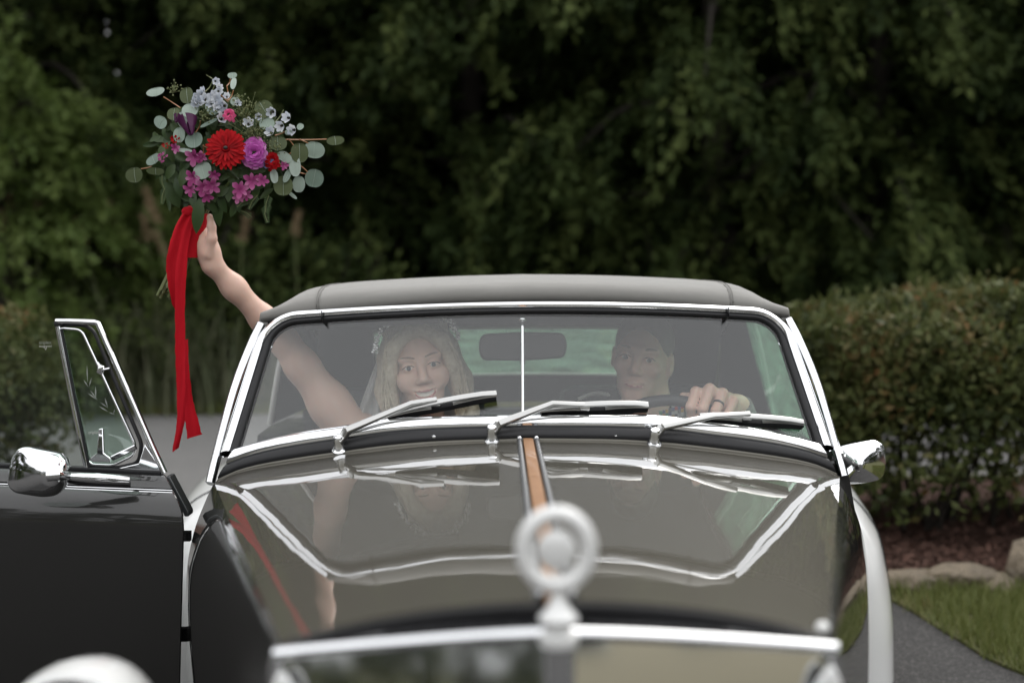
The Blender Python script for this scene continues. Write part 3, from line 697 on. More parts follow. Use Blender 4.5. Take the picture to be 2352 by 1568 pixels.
for s in (-1, 1):
    MB().prism([(s * .655, .98, 1.185), (s * .655, 1.2, 1.165), (s * .63, 1.335, 1.10), (s * .66, 1.6, .86), (s * .715, .97, .86)], (s * .008, 0, 0)).obj('quarter_panel', 'lining', car)
    MB().tube(smooth_path([(s * .645, .93, 1.185), (s * .675, .925, 1.08), (s * .70, .93, .96), (s * .72, .95, .86)], 5), .008, 8).obj('quarter_seal', 'piping', car)

# ---- radiator and its mascot
RT = lambda u: Vector((.30 * u, -1.665 + .075 * abs(u), .927 - .038 * abs(u) ** 1.2))
for s in (-1, 1):
    MB().sweep([RT(s * t) for t in LIN(.0, 1, 14)], rrect(.02, .0135, .006, 3), up=(0, 0, 1)).obj('radiator_rim', 'chrome', car)
    rows = [[RT(s * t) + Vector((0, .006 - dz * .15, -.006 - dz)) for t in LIN(0, 1, 10)] for dz in LIN(0, .5, 6)]
    MB().grid(rows).obj('radiator_face', 'dark_mirror', car, 60, thick=.004, off=0)
    MB().grid([[HF(s * t) + Vector((0, -.004, -.012)) for t in LIN(0, 1, 14)], [HF(s * t).lerp(RT(s * t), .5) + Vector((0, 0, -.012)) for t in LIN(0, 1, 14)], [RT(s * t) + Vector((0, .004, .002)) for t in LIN(0, 1, 14)]]).obj('radiator_deck', 'paint_black', car, 60)
    MB().sweep([HF(s * t) + Vector((0, -.002, -.005)) for t in LIN(.06, 1, 14)], rrect(.006, .010, .002, 1)).obj('hood_lip', 'rubber', car)
    if s > 0: MB().sphere(RT(s) + Vector((-.006 * s, .03, .014)), (.008, .008, .007)).obj('corner_button', 'pewter', car)
    MB().sweep([RT(s) + Vector((-.002 * s, 0, -.004)), RT(s) + Vector((0, 0, -.25)), RT(s) + Vector((-.01 * s, 0, -.52))], rrect(.02, .016, .006, 2), up=(0, -1, 0)).obj('radiator_side', 'chrome', car)
    o_ = L(1278 - 628 * (1 if s < 0 else -1) , 1568, -1.66)
    sh = [(-.014, -.17), (-.014, -.02), (-.010, .012), (-.002, .030), (.008, .022), (.019, .006), (.028, -.03), (.034, -.17)]
    base = RT(s) + Vector((-.008 * s, -.014, -.042))
    MB().prism([base + Vector((-s * x, 0, z)) for x, z in sh], (0, -.012, 0)).obj('radiator_shoulder', 'paint_white', car, 30, bev=.004)
c0 = RT(0)
MB().tube([c0 + Vector((0, -.008, .004)), c0 + Vector((0, -.008, -.5))], .0165, 16).obj('radiator_spine', 'chrome', car)
MB().lathe([(0, .0), (.019, 0), (.0205, .004), (.0195, .012), (.012, .016), (.0085, .019), (.010, .0215), (.019, .024), (.0205, .028), (.019, .031), (.0135, .036), (.0095, .043), (.0065, .053), (.005, .062), (.0, .064)], c0 + Vector((0, -.008, -.010)), (0, 0, 1), 24).obj('filler_cap', 'pewter', car)
oc = L(1278, 1262, -1.675)
msc = empty('mascot', (0, 0, 0), 0, car)
n = 8; rr = .033
pts = [oc + Vector((rr * math.cos(2 * math.pi * (k + .5) / 40), 0, rr * 1.1 * math.sin(2 * math.pi * (k + .5) / 40))) for k in range(40)]
MB().tube(pts, .0092, 10, closed=True).obj('ring', 'pewter', msc)
MB().lathe([(0, -.006), (.012, -.006), (.0185, -.004), (.0205, -.001), (.0205, .002), (.0185, .004), (0, .004)], oc, (0, 1, 0), 28).obj('disc', 'pewter', msc)
MB().tube([oc + Vector((0, 0, .014)), oc + Vector((0, 0, .035))], .0035, 8).obj('upper_post', 'pewter', msc)
MB().tube([oc + Vector((0, 0, -.014)), oc + Vector((0, 0, -.036))], .0035, 8).obj('lower_post', 'pewter', msc)
for k in range(24):
    a = 2 * math.pi * k / 24; p = oc + Vector((rr * 1.16 * math.cos(a), 0, rr * 1.27 * math.sin(a)))
    MB().sphere(p, .0026, 8, 5).obj('bead', 'pewter', msc)
MB().tube([oc + Vector((0, 0, -.036)), c0 + Vector((0, -.008, .045))], [.0055, .0075], 10).obj('stem', 'chrome', msc)

# ---- fenders, lamps, wheels, tub
def fender(s, y0, y1, xin, xout, ztop, name, zlow=.3, n=24):
    rows = []
    for t in LIN(0, 1, n):
        a = math.pi * t; y = (y0 + y1) / 2 - (y1 - y0) / 2 * math.cos(a); h = zlow + (ztop - zlow) * math.sin(a) ** .55; row = []
        for k in LIN(0, 1, 16):
            b = k * math.pi / 2; x = xin + (xout - xin) * math.sin(b) ** .9; row.append(Vector((s * x, y, (h - .05) * math.cos(b) ** .5 + .05 if k < 1 else max(.12, h * .35))))
        row.insert(0, Vector((s * (xin - .03), y, h - .02))); rows.append(row)
    return MB().grid(rows).obj(name, 'paint_white', car, 60, thick=.006)
def rear_fender(s):
    cs = [(.68, .64), (.74, .685), (.82, .702), (.9, .695), (.98, .665), (1.04, .62), (1.085, .56), (1.115, .50), (1.14, .38), (1.155, .25), (1.16, .05)]
    rows = []
    for t in LIN(0, 1, 28):
        k = math.sin(math.pi * t) ** .5; y = 1.56 - .62 * math.cos(math.pi * t)
        rows.append([Vector((s * (.68 + (x - .68) * (.45 + .55 * k)), y, .12 + (z - .12) * (.25 + .75 * k))) for x, z in smooth_path([(a, b, 0) for a, b in cs], 3) and [(q.x, q.y) for q in smooth_path([(a, b, 0) for a, b in cs], 3)]])
    fo = MB().grid(rows).obj('rear_fender', 'paint_white', car, 60, thick=.006)
    MB().tube([p + Vector((0, -.003, 0)) for p in rows[8][6:]], .0028, 6).obj('fender_piping', 'rubber', fo)
for s in (-1, 1):
    rear_fender(s)
    fender(s, -1.75, -.35, .33, .66, .60, 'front_fender', .18)
    dz = 0 if s < 0 else -.08
    hc_ = Vector((s * .600, -1.30, .705 + dz))
    hl = MB().lathe([(0, .16), (.03, .155), (.06, .13), (.085, .08), (.097, .02), (.1, -.02), (.098, -.05), (.09, -.055), (.085, -.045), (0, -.05)], hc_, (0, 1, 0), 28).obj('headlamp', 'paint_white', car)
    MB().sphere(hc_ + Vector((0, -.045, 0)), (.086, .02, .086), 20, 8).obj('lens', 'mirror_glass', hl)
    MB().tube([hc_ + Vector((0, .02, -.09)), hc_ + Vector((-s * .02, .04, -.2))], .02, 10).obj('lamp_post', 'chrome', car)
    for yw, xw in ((-1.05, .56), (1.56, .80)):
        wl = MB().lathe([(.20, -.08), (.29, -.085), (.315, -.06), (.32, 0), (.315, .06), (.29, .085), (.20, .08), (.19, 0), (.20, -.08)], (s * xw, yw, .31), (1, 0, 0), 36).obj('wheel', 'tyre', car)
        MB().lathe([(0, .05), (.05, .05), (.06, .03), (.17, .02), (.2, .06), (.205, .0), (0, -.02)], (s * xw, yw, .31), (s, 0, 0), 28).obj('rim', 'chrome', wl)
    # louvre ribs on the hood side
    for k in range(6 if s < 0 else 0):
        t = .125 + .017 * k
        p = Vector((s * (.780 - .468 * t), .155 - 1.73 * t, .553 - .2 * (t - .12)))
        MB().box(p, (.012, .008, .026), .003, Matrix.Rotation(R(-15 * s), 3, 'Z')).obj('louvre_rib', 'chrome', car)
    MB().box((s * .62, .6, .2), (.2, 1.9, .12), .02).obj('sill', 'paint_grey_shaded', car)
# rear tub and floor
tub = []
for y, hw, z in ((.97, .76, .855), (1.25, .765, .855), (1.6, .765, .84), (2.0, .74, .78), (2.3, .66, .66), (2.42, .55, .45)):
    tub.append([Vector((x * hw, y, z - (.0 if abs(x) < .9 else .03) - (.45 if abs(x) > 1.01 else 0))) for x in (-1.02, -1, -.9, -.5, 0, .5, .9, 1, 1.02)])
MB().grid(tub).obj('rear_deck', 'paint_grey_shaded', car, 60, thick=.006)
MB().box((0, .75, .17), (1.4, 1.9, .03), .004).obj('floor_pan', 'lining', car)
MB().box((0, 1.35, .55), (1.36, .03, .62), .004).obj('rear_bulkhead', 'lining', car)
MB().box((0, .2, .5), (1.3, .03, .68), .004).obj('firewall', 'lining', car)
rows = [[Vector((.655 * u, .10 + .09 * u * u + dy, HR(u).z + dz)) for u in LIN(-1, 1, 31)] for dy, dz in ((-.03, .012), (.06, .016), (.17, .012), (.22, -.01), (.23, -.07), (.21, -.2))]
MB().grid(rows).obj('dashboard', 'vinyl', car, 60, thick=.01)
for sx in (-.36, .36):
    seat = empty('seat', (0, 0, 0), 0, car)
    MB().box((sx, .80, .36), (.50, .52, .14), .05).obj('cushion', 'vinyl', seat)
    MB().box((sx, 1.10, .66), (.50, .13, .58), .05, Matrix.Rotation(R(-12), 3, 'X')).obj('backrest', 'vinyl', seat)
# steering wheel
sw = empty('steering_wheel', (0, 0, 0), 0, car)
SC = L(1526, 1066, .44); swx = Vector((1, 0, 0)); swn = Vector((0, math.cos(R(28)), math.sin(R(28)))); swu = swn.cross(swx) * -1
if swu.z < 0: swu = -swu
RS = .192
def SWp(deg, r=RS, h=0): return SC + (swx * math.sin(R(deg)) + swu * math.cos(R(deg))) * r + swn * h
MB().tube([SWp(6 * k) for k in range(60)], .0145, 10, closed=True).obj('rim', 'vinyl', sw)
for dgr in (90, 210, 330) if False else (95, 180, 265): MB().sweep([SC, SWp(dgr, .18)], rrect(.03, .006, .002, 1), up=swn).obj('spoke', 'satin_steel', sw)
MB().lathe([(0, .03), (.04, .03), (.05, .0), (.03, -.05), (.025, -.3)], SC, swn, 20).obj('hub', 'vinyl', sw)

# ---- right-hand door, closed, window up
s = 1
rows = [[Vector((x_, .15, z_)), Vector((x_ + .004, .55, z_)), Vector((x_, .97, z_))] for x_, z_ in ((.722, .868), (.733, .85), (.744, .80), (.762, .70), (.779, .5), (.77, .28))]
MB().grid(rows).obj('door', 'paint_grey_shaded', car, 60, thick=.03, off=-1)
MB().prism([(.716, .14, .865), (.716, .96, .862), (.63, .94, 1.17), (.62, .29, 1.17)], (.004, 0, 0)).obj('side_window', 'scuff_haze_pane', car)  # glass pane, not vinyl; green haze from outside is put into its colour
MB().sweep([(.72, .14, .865), (.685, .20, .98), (.622, .285, 1.165)], rrect(.012, .016, .003, 2), up=(0, -1, 0)).obj('vent_frame', 'chrome', car)
MB().tube([(.718, .36, .865), (.635, .42, 1.16)], .006, 8).obj('vent_post', 'chrome', car)
def mirror_head(rim_pts, yl, apex_pt, apex_y, parent, r_ap, name='mirror_shell'):
    rim = [L(x, y, yl) for x, y in round_poly(rim_pts, 26, 6)]; ap = L(*apex_pt, apex_y); rows = []
    c = sum(rim, Vector()) / len(rim)
    for t in (0, .03, .10, .25, .45, .65, .82, 1.0):
        k = 1 - t; row = []
        for p in rim:
            d = p - c; e = (p - c).normalized() * r_ap; ctr = c.lerp(ap, t ** .8)
            f_ = (1 - t ** 1.15); row.append(ctr + d * f_ + e * (1 - f_))
        rows.append(row)
    rows.insert(0, [p + Vector((0, .012, 0)) for p in rim])
    return MB().grid(rows, close_u=True).obj(name, 'chrome', parent, 70), rim, ap
mr = empty('wing_mirror', (0, 0, 0), 0, car)
_, rim, ap = mirror_head([(1914, 1028), (1960, 1014), (2010, 1008), (2032, 1022), (2036, 1070), (2026, 1100), (1990, 1109), (1946, 1112), (1922, 1090)], .40, (1972, 1066), .335, mr, .012)
MB().add([p + Vector((0, .013, 0)) for p in rim], [tuple(range(len(rim)))]).obj('mirror_pane', 'mirror_glass', mr, None)
MB().sphere(ap, .0165, 16, 10).obj('ball', 'chrome', mr)
MB().tube([ap + Vector((-.004, .01, -.004)), L(1940, 1092, .33), L(1922, 1108, .32)], [.009, .011, .015], 10).obj('arm', 'chrome', mr)

# ---- left-hand door, wide open
door = empty('open_door', (0, 0, 0), 0, car); door['label'] = 'shade-darkened grey door swung wide open'
dy_ = lambda fx: (379 - fx) * .00019
def D(fx, fy, yl): return L(fx, fy, yl + dy_(fx))
prof = [(1090, .235, 379), (1091, .20, 379), (1096, .188, 383), (1108, .176, 389), (1122, .160, 396), (1126, .163, 398), (1132, .152, 401), (1150, .130, 410), (1166, .118, 416), (1182, .112, 421), (1215, .110, 423), (1400, .112, 418), (1568, .118, 414), (1700, .13, 410), (1700, .20, 410)]
rows = []
for fy, yl, xr in prof:
    sl = .045 if fy < 1500 else 0
    rows.append([D(x, fy - (xr - x) * sl * max(0, 1 - (fy - 1090) / 500), yl) for x in list(LIN(-560, xr - 8, 24)) + [xr - 3]] + [D(xr, fy, yl + .004), D(xr + .5, fy, yl + .02)])
MB().grid(rows).obj('door_skin', 'paint_grey_shaded', door, 35)
MB().prism([D(-560, 1060, .236), D(372, 1094, .236), D(413, 1185, .236), D(410, 1568, .236), D(406, 1700, .236), D(-560, 1700, .236)], (0, .012, 0)).obj('door_card', 'lining', door)
MB().prism([D(381, 1094, .20), D(390, 1094, .20), D(433, 1176, .165), D(433, 1186, .165), D(424, 1186, .165)], (0, .05, 0)).obj('hinge_bracket', 'gunmetal', door, bev=.002)
mb = MB()
for yy in (1126, 1131): MB().tube([D(x, yy - (396 - x) * .038, .1575 - (yy - 1126) * .0008) for x in LIN(-560, 396, 12)], .0014, 5).obj('pinstripe', 'chrome', door)
MB().sweep([D(x, 1085 - (375 - x) * .045, .215) for x in LIN(-560, 372, 10)], rrect(.02, .012, .003, 2)).obj('belt_seal', 'rubber', door)
for yy, h in ((1232, 22), (1458, 30)):
    MB().prism([D(412, yy - h / 2, .17), L(436, yy - h / 2, .21), L(436, yy + h / 2, .21), D(412, yy + h / 2, .17)], (0, .02, 0)).obj('hinge', 'paint_black', door)
# vent window
YV = .215
MB().sweep([D(378, 1086, YV), D(352, 1030, YV), D(296, 902, YV), D(226, 742, YV), D(219, 740, YV), D(160, 738, YV), D(131, 738, YV)], rrect(.013, .02, .005, 3), up=(0, -1, 0)).obj('vent_frame', 'chrome', door)
MB().sweep([D(200, 1076, YV), D(166, 910, YV), D(134, 750, YV)], rrect(.013, .016, .004, 3), up=(0, -1, 0)).obj('division_bar', 'chrome', door)
MB().sweep([D(206, 1076, YV - .004), D(172, 910, YV - .004), D(141, 755, YV - .004)], rrect(.0045, .012, .002, 2), up=(0, -1, 0)).obj('division_channel', 'rubber', door)
inner = round_poly([(136, 753), (188, 757), (311, 1022), (306, 1046), (262, 1068), (206, 1066)], 14, 5)
MB().sweep([D(x, y, YV + .004) for x, y in inner], rrect(.006, .012, .002, 2), up=(0, -1, 0), closed=True).obj('vent_sash', 'chrome', door)
outer = round_poly([(130, 746), (196, 747), (216, 760), (326, 1020), (318, 1062), (268, 1074), (202, 1073)], 14, 5)
MB().sweep([D(x, y, YV + .008) for x, y in outer], rrect(.008, .012, .003, 2), up=(0, -1, 0), closed=True).obj('vent_seal', 'rubber', door)
MB().prism([D(x, y, YV + .004) for x, y in inner], (0, .004, 0)).obj('vent_glass', 'vent_glass', door, None)
MB().prism([D(204, 1075, YV), D(265, 1076, YV), D(318, 1064, YV), D(332, 1020, YV), D(378, 1088, YV), D(204, 1088, YV)], (0, .012, 0)).obj('vent_sail', 'chrome', door, bev=.002)
MB().prism([D(125, 738, YV + .012), D(200, 1085, YV + .012), D(-560, 1046, YV + .012), D(-560, 724, YV + .012)], (0, .004, 0)).obj('door_glass', 'side_glass', door, None)
MB().box(D(135, 743, YV), (.018, .02, .013), .003).obj('frame_plug', 'rubber', door)
MB().box(D(232, 848, YV - .008), (.014, .016, .022), .004, Matrix.Rotation(R(24), 3, 'Y')).obj('vent_latch', 'chrome', door)
MB().tube([D(226, 832, YV - .006), D(232, 850, YV - .012), D(252, 846, YV - .008)], .003, 6).obj('latch_lever', 'chrome', door)
MB().prism([D(x, y, YV - .012) for x, y in ((206, 1052), (222, 1040), (226, 985), (236, 983), (238, 1040), (254, 1052), (254, 1062), (206, 1060))], (0, .01, 0)).obj('catch', 'chrome', door, bev=.002)
MB().sweep([D(258, 1052, YV - .006), D(312, 1026, YV - .006)], rrect(.012, .008, .002, 1), up=(0, -1, 0)).obj('sash_arm', 'chrome', door)
def Z2(zx, zy): return (.30462 * zx, 689.1 + .30462 * zy)
for k, (x0, y0, x1, y1, w_) in enumerate(((655, 490, 660, 620, 9), (690, 585, 670, 655, 9), (630, 600, 665, 655, 8), (720, 650, 722, 740, 10), (660, 700, 735, 752, 9), (680, 680, 730, 745, 8), (790, 735, 812, 810, 9), (745, 800, 815, 840, 8), (755, 770, 815, 812, 6), (820, 845, 865, 862, 6), (865, 820, 855, 858, 6))):
    a = D(*Z2(x0, y0), YV + .0025); b = D(*Z2(x1, y1), YV + .0025); d = (b - a); sdv = Vector((-d.z, 0, d.x)).normalized() * (w_ * .0003 * .55); m_ = a.lerp(b, .45)
    MB().prism([a, m_ + sdv, b, m_ - sdv], (0, .0006, 0)).obj('etched_leaf', 'etching', door, None)
def text(body, loc, size, parent, m):
    cu = bpy.data.curves.new('lettering', 'FONT'); cu.body = body; cu.size = size; cu.align_x = 'CENTER'; cu.extrude = .0002
    o = bpy.data.objects.new('lettering_curve', cu); col.objects.link(o); bpy.context.view_layer.update()
    me = bpy.data.meshes.new_from_object(o.evaluated_get(bpy.context.evaluated_depsgraph_get())); bpy.data.objects.remove(o)
    me.transform(Matrix.Rotation(R(90), 4, 'X')); t = finish('lettering', me, m, parent, None); t.location = loc; return t
text('triplex', D(104, 790, YV + .010), .011, door, 'etching'); text('toughened', D(104, 797, YV + .010), .007, door, 'piping'); text('V', D(105, 804, YV + .010), .011, door, 'piping')
text('triplex', D(216, 996, YV + .002), .010, door, 'piping')
# left wing mirror on the open door
ml_ = empty('wing_mirror', (0, 0, 0), 0, car)
_, rim, ap = mirror_head([(22, 1062), (40, 1030), (62, 1025), (140, 1040), (160, 1062), (157, 1110), (132, 1138), (98, 1142), (34, 1132), (16, 1114)], .10, (116, 1092), .045, ml_, .016)
MB().add([p + Vector((0, .013, 0)) for p in rim], [tuple(range(len(rim)))]).obj('mirror_pane', 'mirror_glass', ml_, None)
MB().lathe([(0, 0), (.020, 0), (.024, .006), (.024, .012), (.017, .016), (0, .017)], ap + Vector((0, .010, 0)), (0, -1, 0), 20).obj('collar', 'chrome', ml_)
MB().tube([ap + Vector((-.004, -.002, 0)), L(135, 1090, .04), L(150, 1092, .06), L(156, 1094, .09)], [.013, .0125, .011, .009], 12).obj('stem', 'chrome', ml_)
ft = [L(150 + 147 * t, 1094 + 9 * t, .10 + .035 * t) for t in LIN(0, 1, 12)]
MB().sweep(ft, rrect(.02, .022, .008, 3), up=(0, 0, 1), scale=[.35 + .75 * math.sin(math.pi * (.12 + .70 * t)) for t in LIN(0, 1, 12)]).obj('foot', 'chrome', ml_)
MB().sweep([p + Vector((0, .012, -.010)) for p in ft], rrect(.03, .018, .006, 2), up=(0, 0, 1), scale=[.35 + .75 * math.sin(math.pi * (.12 + .70 * t)) for t in LIN(0, 1, 12)]).obj('foot_pad', 'rubber', ml_)

# ================================================================== PEOPLE  (signed distance field -> surface net, one continuous body)
class Field:
    def __init__(s, lo, hi, h):
        s.h = h; s.lo = np.array(lo, float); s.n = np.ceil((np.array(hi) - s.lo) / h).astype(int) + 1
        s.d = np.full(s.n, .5, np.float32)
    def _box(s, lo, hi):
        a = np.maximum(0, np.floor((np.array(lo) - s.lo) / s.h).astype(int)); b = np.minimum(s.n, np.ceil((np.array(hi) - s.lo) / s.h).astype(int) + 1)
        if np.any(b <= a): return None
        ax = [s.lo[i] + s.h * np.arange(a[i], b[i]) for i in range(3)]
        G = np.stack(np.meshgrid(*ax, indexing='ij'), -1)
        return (slice(a[0], b[0]), slice(a[1], b[1]), slice(a[2], b[2])), G
    def _mix(s, sl, v, k, sub):
        d = s.d[sl]; v = v.astype(np.float32)
        if sub:
            v = -v; hh = np.maximum(k - np.abs(d - v), 0) / k; s.d[sl] = np.maximum(d, v) + hh * hh * k * .25
        else:
            hh = np.maximum(k - np.abs(d - v), 0) / k; s.d[sl] = np.minimum(d, v) - hh * hh * k * .25
    def cone(s, a, b, ra, rb, k=.012, sub=False):
        a = np.array(a, float); b = np.array(b, float); m = max(ra, rb) + k + .03
        r = s._box(np.minimum(a, b) - m, np.maximum(a, b) + m)
        if r is None: return s
        sl, G = r; ab = b - a; L_ = max(ab @ ab, 1e-9); t = np.clip(((G - a) @ ab) / L_, 0, 1)
        s._mix(sl, np.linalg.norm(G - (a + t[..., None] * ab), axis=-1) - (ra + (rb - ra) * t), k, sub); return s
    def chain(s, pts, rad, k=.012):
        for i in range(len(pts) - 1): s.cone(pts[i], pts[i + 1], rad[i], rad[i + 1], k)
        return s
    def ell(s, c, r, M=None, k=.012, sub=False):
        c = np.array(c, float); r = np.array(r, float); m = r.max() + k + .03
        q = s._box(c - m, c + m)
        if q is None: return s
        sl, G = q; p = G - c
        if M is not None: p = p @ np.array(M)          # columns of M are the local axes
        k0 = np.linalg.norm(p / r, axis=-1); k1 = np.linalg.norm(p / (r * r), axis=-1) + 1e-9
        s._mix(sl, k0 * (k0 - 1) / k1, k, sub); return s
    def mesh(s, name):
        d = s.d; neg = d < 0; n = s.n; ids = -np.ones(n - 1, np.int64)
        c = np.zeros(n - 1, np.int8)
        for i in (0, 1):
            for j in (0, 1):
                for k in (0, 1): c += neg[i:n[0] - 1 + i, j:n[1] - 1 + j, k:n[2] - 1 + k]
        act = (c > 0) & (c < 8); I = np.argwhere(act); ids[act] = np.arange(len(I))
        acc = np.zeros((len(I), 3)); cnt = np.zeros(len(I)); cor = [(i, j, k) for i in (0, 1) for j in (0, 1) for k in (0, 1)]
        val = {q: d[I[:, 0] + q[0], I[:, 1] + q[1], I[:, 2] + q[2]] for q in cor}
        for a in cor:
            for ax in range(3):
                if a[ax]: continue
                b = list(a); b[ax] = 1; b = tuple(b); va, vb = val[a], val[b]; x = (va < 0) != (vb < 0)
                t = np.where(x, va / np.where(x, va - vb, 1), 0); p = np.array(a, float)[None].repeat(len(I), 0); p[:, ax] = t
                acc[x] += p[x]; cnt[x] += 1
        V = s.lo + (I + acc / cnt[:, None]) * s.h; F = []
        for ax in range(3):
            u, v = (ax + 1) % 3, (ax + 2) % 3; sh = [slice(1, n[i] - 1) for i in range(3)]; sh[ax] = slice(0, n[ax] - 1)
            sh2 = list(sh); sh2[ax] = slice(1, n[ax]); A = neg[tuple(sh)]; B = neg[tuple(sh2)]; E_ = np.argwhere(A != B); off = np.array([1, 1, 1]); off[ax] = 0; E_ = E_ + off
            fl = neg[E_[:, 0], E_[:, 1], E_[:, 2]]
            def g(du, dv):
                q = E_.copy(); q[:, u] -= du; q[:, v] -= dv; return ids[q[:, 0], q[:, 1], q[:, 2]]
            f = np.stack([g(1, 1), g(0, 1), g(0, 0), g(1, 0)], 1); f[~fl] = f[~fl][:, ::-1]; F.append(f)
        F = np.concatenate(F); me = bpy.data.meshes.new(name)
        me.vertices.add(len(V)); me.vertices.foreach_set('co', V.reshape(-1).astype(np.float32))
        me.loops.add(len(F) * 4); me.loops.foreach_set('vertex_index', F.reshape(-1).astype(np.int32))
        me.polygons.add(len(F)); me.polygons.foreach_set('loop_start', np.arange(0, len(F) * 4, 4, dtype=np.int32))
        me.update(calc_edges=True); me.validate(); return me
def body_obj(name, me, mats, parent, regions=(), smooth=2):
    for k in mats: me.materials.append(MATS[k])
    if regions:
        c = np.zeros(len(me.polygons) * 3, np.float32); me.polygons.foreach_get('center', c); c = c.reshape(-1, 3); mi = np.zeros(len(c), np.int32)
        for idx, (ctr, rad, M) in regions:
            p = (c - np.array(ctr)) @ np.array(M) / np.array(rad); mi[(p * p).sum(1) < 1] = idx
        me.polygons.foreach_set('material_index', mi)
    me.polygons.foreach_set('use_smooth', [True] * len(me.polygons))
    o = link(bpy.data.objects.new(name, me), parent)
    if smooth: md = o.modifiers.new('smooth', 'SMOOTH'); md.iterations = smooth; md.factor = .5
    return o
def rotm(yaw, pitch, roll):   # yaw about z (+ turns the face to the picture's right), pitch about x (+ nods down), roll about y
    return Matrix.Rotation(yaw, 3, 'Z') @ Matrix.Rotation(roll, 3, 'Y') @ Matrix.Rotation(pitch, 3, 'X')
def head(fd, C, M, female, k=.02):
    Mn = np.array(M); H = lambda x, y, z: np.array(C) + Mn @ np.array([x, y, z])
    j = .92 if female else 1.0
    fd.ell(H(0, .018, .040), (.074, .094, .082), Mn, k); fd.ell(H(0, -.022, -.022), (.060 * j, .066, .080), Mn, .03)
    fd.ell(H(0, -.045, -.078), (.040 * j, .040, .034), Mn, .03); fd.cone(H(-.012 * j, -.073, -.098), H(.012 * j, -.073, -.098), .015, .015, .02)      # jaw, chin
    for s in (-1, 1):
        fd.ell(H(s * .042, -.062, -.018), (.021, .02, .018), Mn, .02)                                                  # cheek bone
        fd.cone(H(s * (.018 if female else .012), -.080 if female else -.083, .028), H(s * .045, -.068, .027), .009 if female else .012, .010, .016)                                  # brow ridge
        fd.ell(H(s * .031, -.096, .006), (.018, .017, .012), Mn, .010, True)                                           # socket
        fd.ell(H(s * .031, -.0745, .006), (.0165, .014, .0135), Mn, .004)                                              # lids
        fd.ell(H(s * .076, .012, -.004), (.010, .018, .030), Mn @ np.array(Matrix.Rotation(R(12), 3, 'X')), .008)      # ear
        fd.ell(H(s * .084, .008, -.002), (.006, .010, .018), Mn, .004, True)
        fd.ell(H(s * .0125, -.094, -.030), (.0085, .0095, .0075), Mn, .006)                                            # nostril wing
    fd.cone(H(0, -.084, .016), H(0, -.104, -.024), .0085, .0115, .012)                                                  # nose
    if female:
        for t in LIN(-1, 1, 7):
            fd.ell(H(.028 * t, -.087 + .013 * t * t, -.0545 + .005 * t * t), (.009, .006, .0038), Mn, .006)
            fd.ell(H(.025 * t, -.086 + .013 * t * t, -.0745 + .017 * t * t), (.009, .006, .0048), Mn, .006)
        for t in LIN(-1, 1, 7): fd.ell(H(.025 * t, -.090 + .011 * t * t, -.0635 + .009 * t * t), (.007, .014, .0072 * (1.12 - t * t)), Mn, .003, True)
        for s in (-1, 1): fd.ell(H(s * .043, -.060, -.034), (.019, .02, .018), Mn, .02)
    else:
        for t in LIN(-1, 1, 7):
            fd.ell(H(.022 * t, -.088 + .010 * t * t, -.0565 + .002 * t * t), (.009, .007, .0042), Mn, .006)
            fd.ell(H(.020 * t, -.087 + .010 * t * t, -.0675 + .004 * t * t), (.009, .008, .0055), Mn, .006)
            fd.ell(H(.024 * t, -.098 + .009 * t * t, -.0618 + .0005 * t * t), (.007, .006, .0015), Mn, .002, True)
    return H
def face_regions(H, Mn, female):
    out = []
    for t in LIN(-1, 1, 7):
        if female: out += [(1, (H(.027 * t, -.092 + .013 * t * t, -.0545 + .005 * t * t), (.006, .009, .0030), Mn)), (1, (H(.024 * t, -.091 + .013 * t * t, -.0748 + .017 * t * t), (.006, .009, .0036), Mn))]
        else: out += [(1, (H(.019 * t, -.094 + .010 * t * t, -.0675 + .004 * t * t), (.005, .009, .003), Mn))]
    return out
def eyes(H, M, parent, look=(0, 0), br_w=.0032):
    for s in (-1, 1):
        e = MB().sphere(H(s * .031, -.0765, .006), (.0135, .0125, .0082), 16, 10, M).obj('eye', 'eye_white', parent)
        MB().sphere(H(s * .031 + look[0], -.0870, .0062 + look[1]), (.0058, .0028, .0058), 14, 8, M).obj('iris', 'iris', e)
        MB().tube([H(s * .031 + .0165 * k, -.0885 + 14 * (.0165 * k) ** 2 * 1.6, .0062 + .0068 * (1 - k * k)) for k in LIN(-1, 1, 9)], .0008, 5).obj('eyelash', 'lash', parent)
        MB().tube([H(s * (.013 + .037 * k), -.0905 + .004 * k + .014 * k * k, .0285 + .0055 * math.sin(k * 2.3)) for k in LIN(0, 1, 9)], [br_w * c for c in (.7, 1, 1.1, 1.1, 1, .9, .75, .55, .3)], 7).obj('eyebrow', 'brow', parent)
def pt(fx, fy, yl): return np.array(L(fx, fy, yl))

# ------------------------------------------------------------------ the bride
bride = empty('person', CAR_O, YAW)
tag(bride, 'blonde woman in tiara and veil raising a bouquet out of the car', 'person')
BC = pt(966, 842, .48); BM = rotm(R(5), R(0), R(-9))
fd = Field(BC + np.array([-.64, -.38, -.62]), BC + np.array([.36, .30, .46]), .0038)
HB = head(fd, BC, BM, True)
sh_l = pt(815, 1006, .50); sh_r = BC + np.array([.19, .06, -.27]); nk = BC + np.array([.005, .05, -.20])
fd.chain([BC + np.array([0, .03, -.06]), BC + np.array([0, .035, -.13]), nk], [.052, .050, .060], .03)
fd.cone(nk + np.array([0, .0, -.02]), sh_l + np.array([.03, .01, 0]), .06, .055, .04); fd.cone(nk + np.array([0, 0, -.02]), sh_r, .06, .05, .04)
fd.chain([nk + np.array([0, .02, -.06]), nk + np.array([0, .05, -.22]), nk + np.array([0, .08, -.45])], [.10, .125, .11], .05)
for s in (-1, 1): fd.ell(nk + np.array([s * .065, -.055, -.20]), (.065, .06, .065), None, .04)
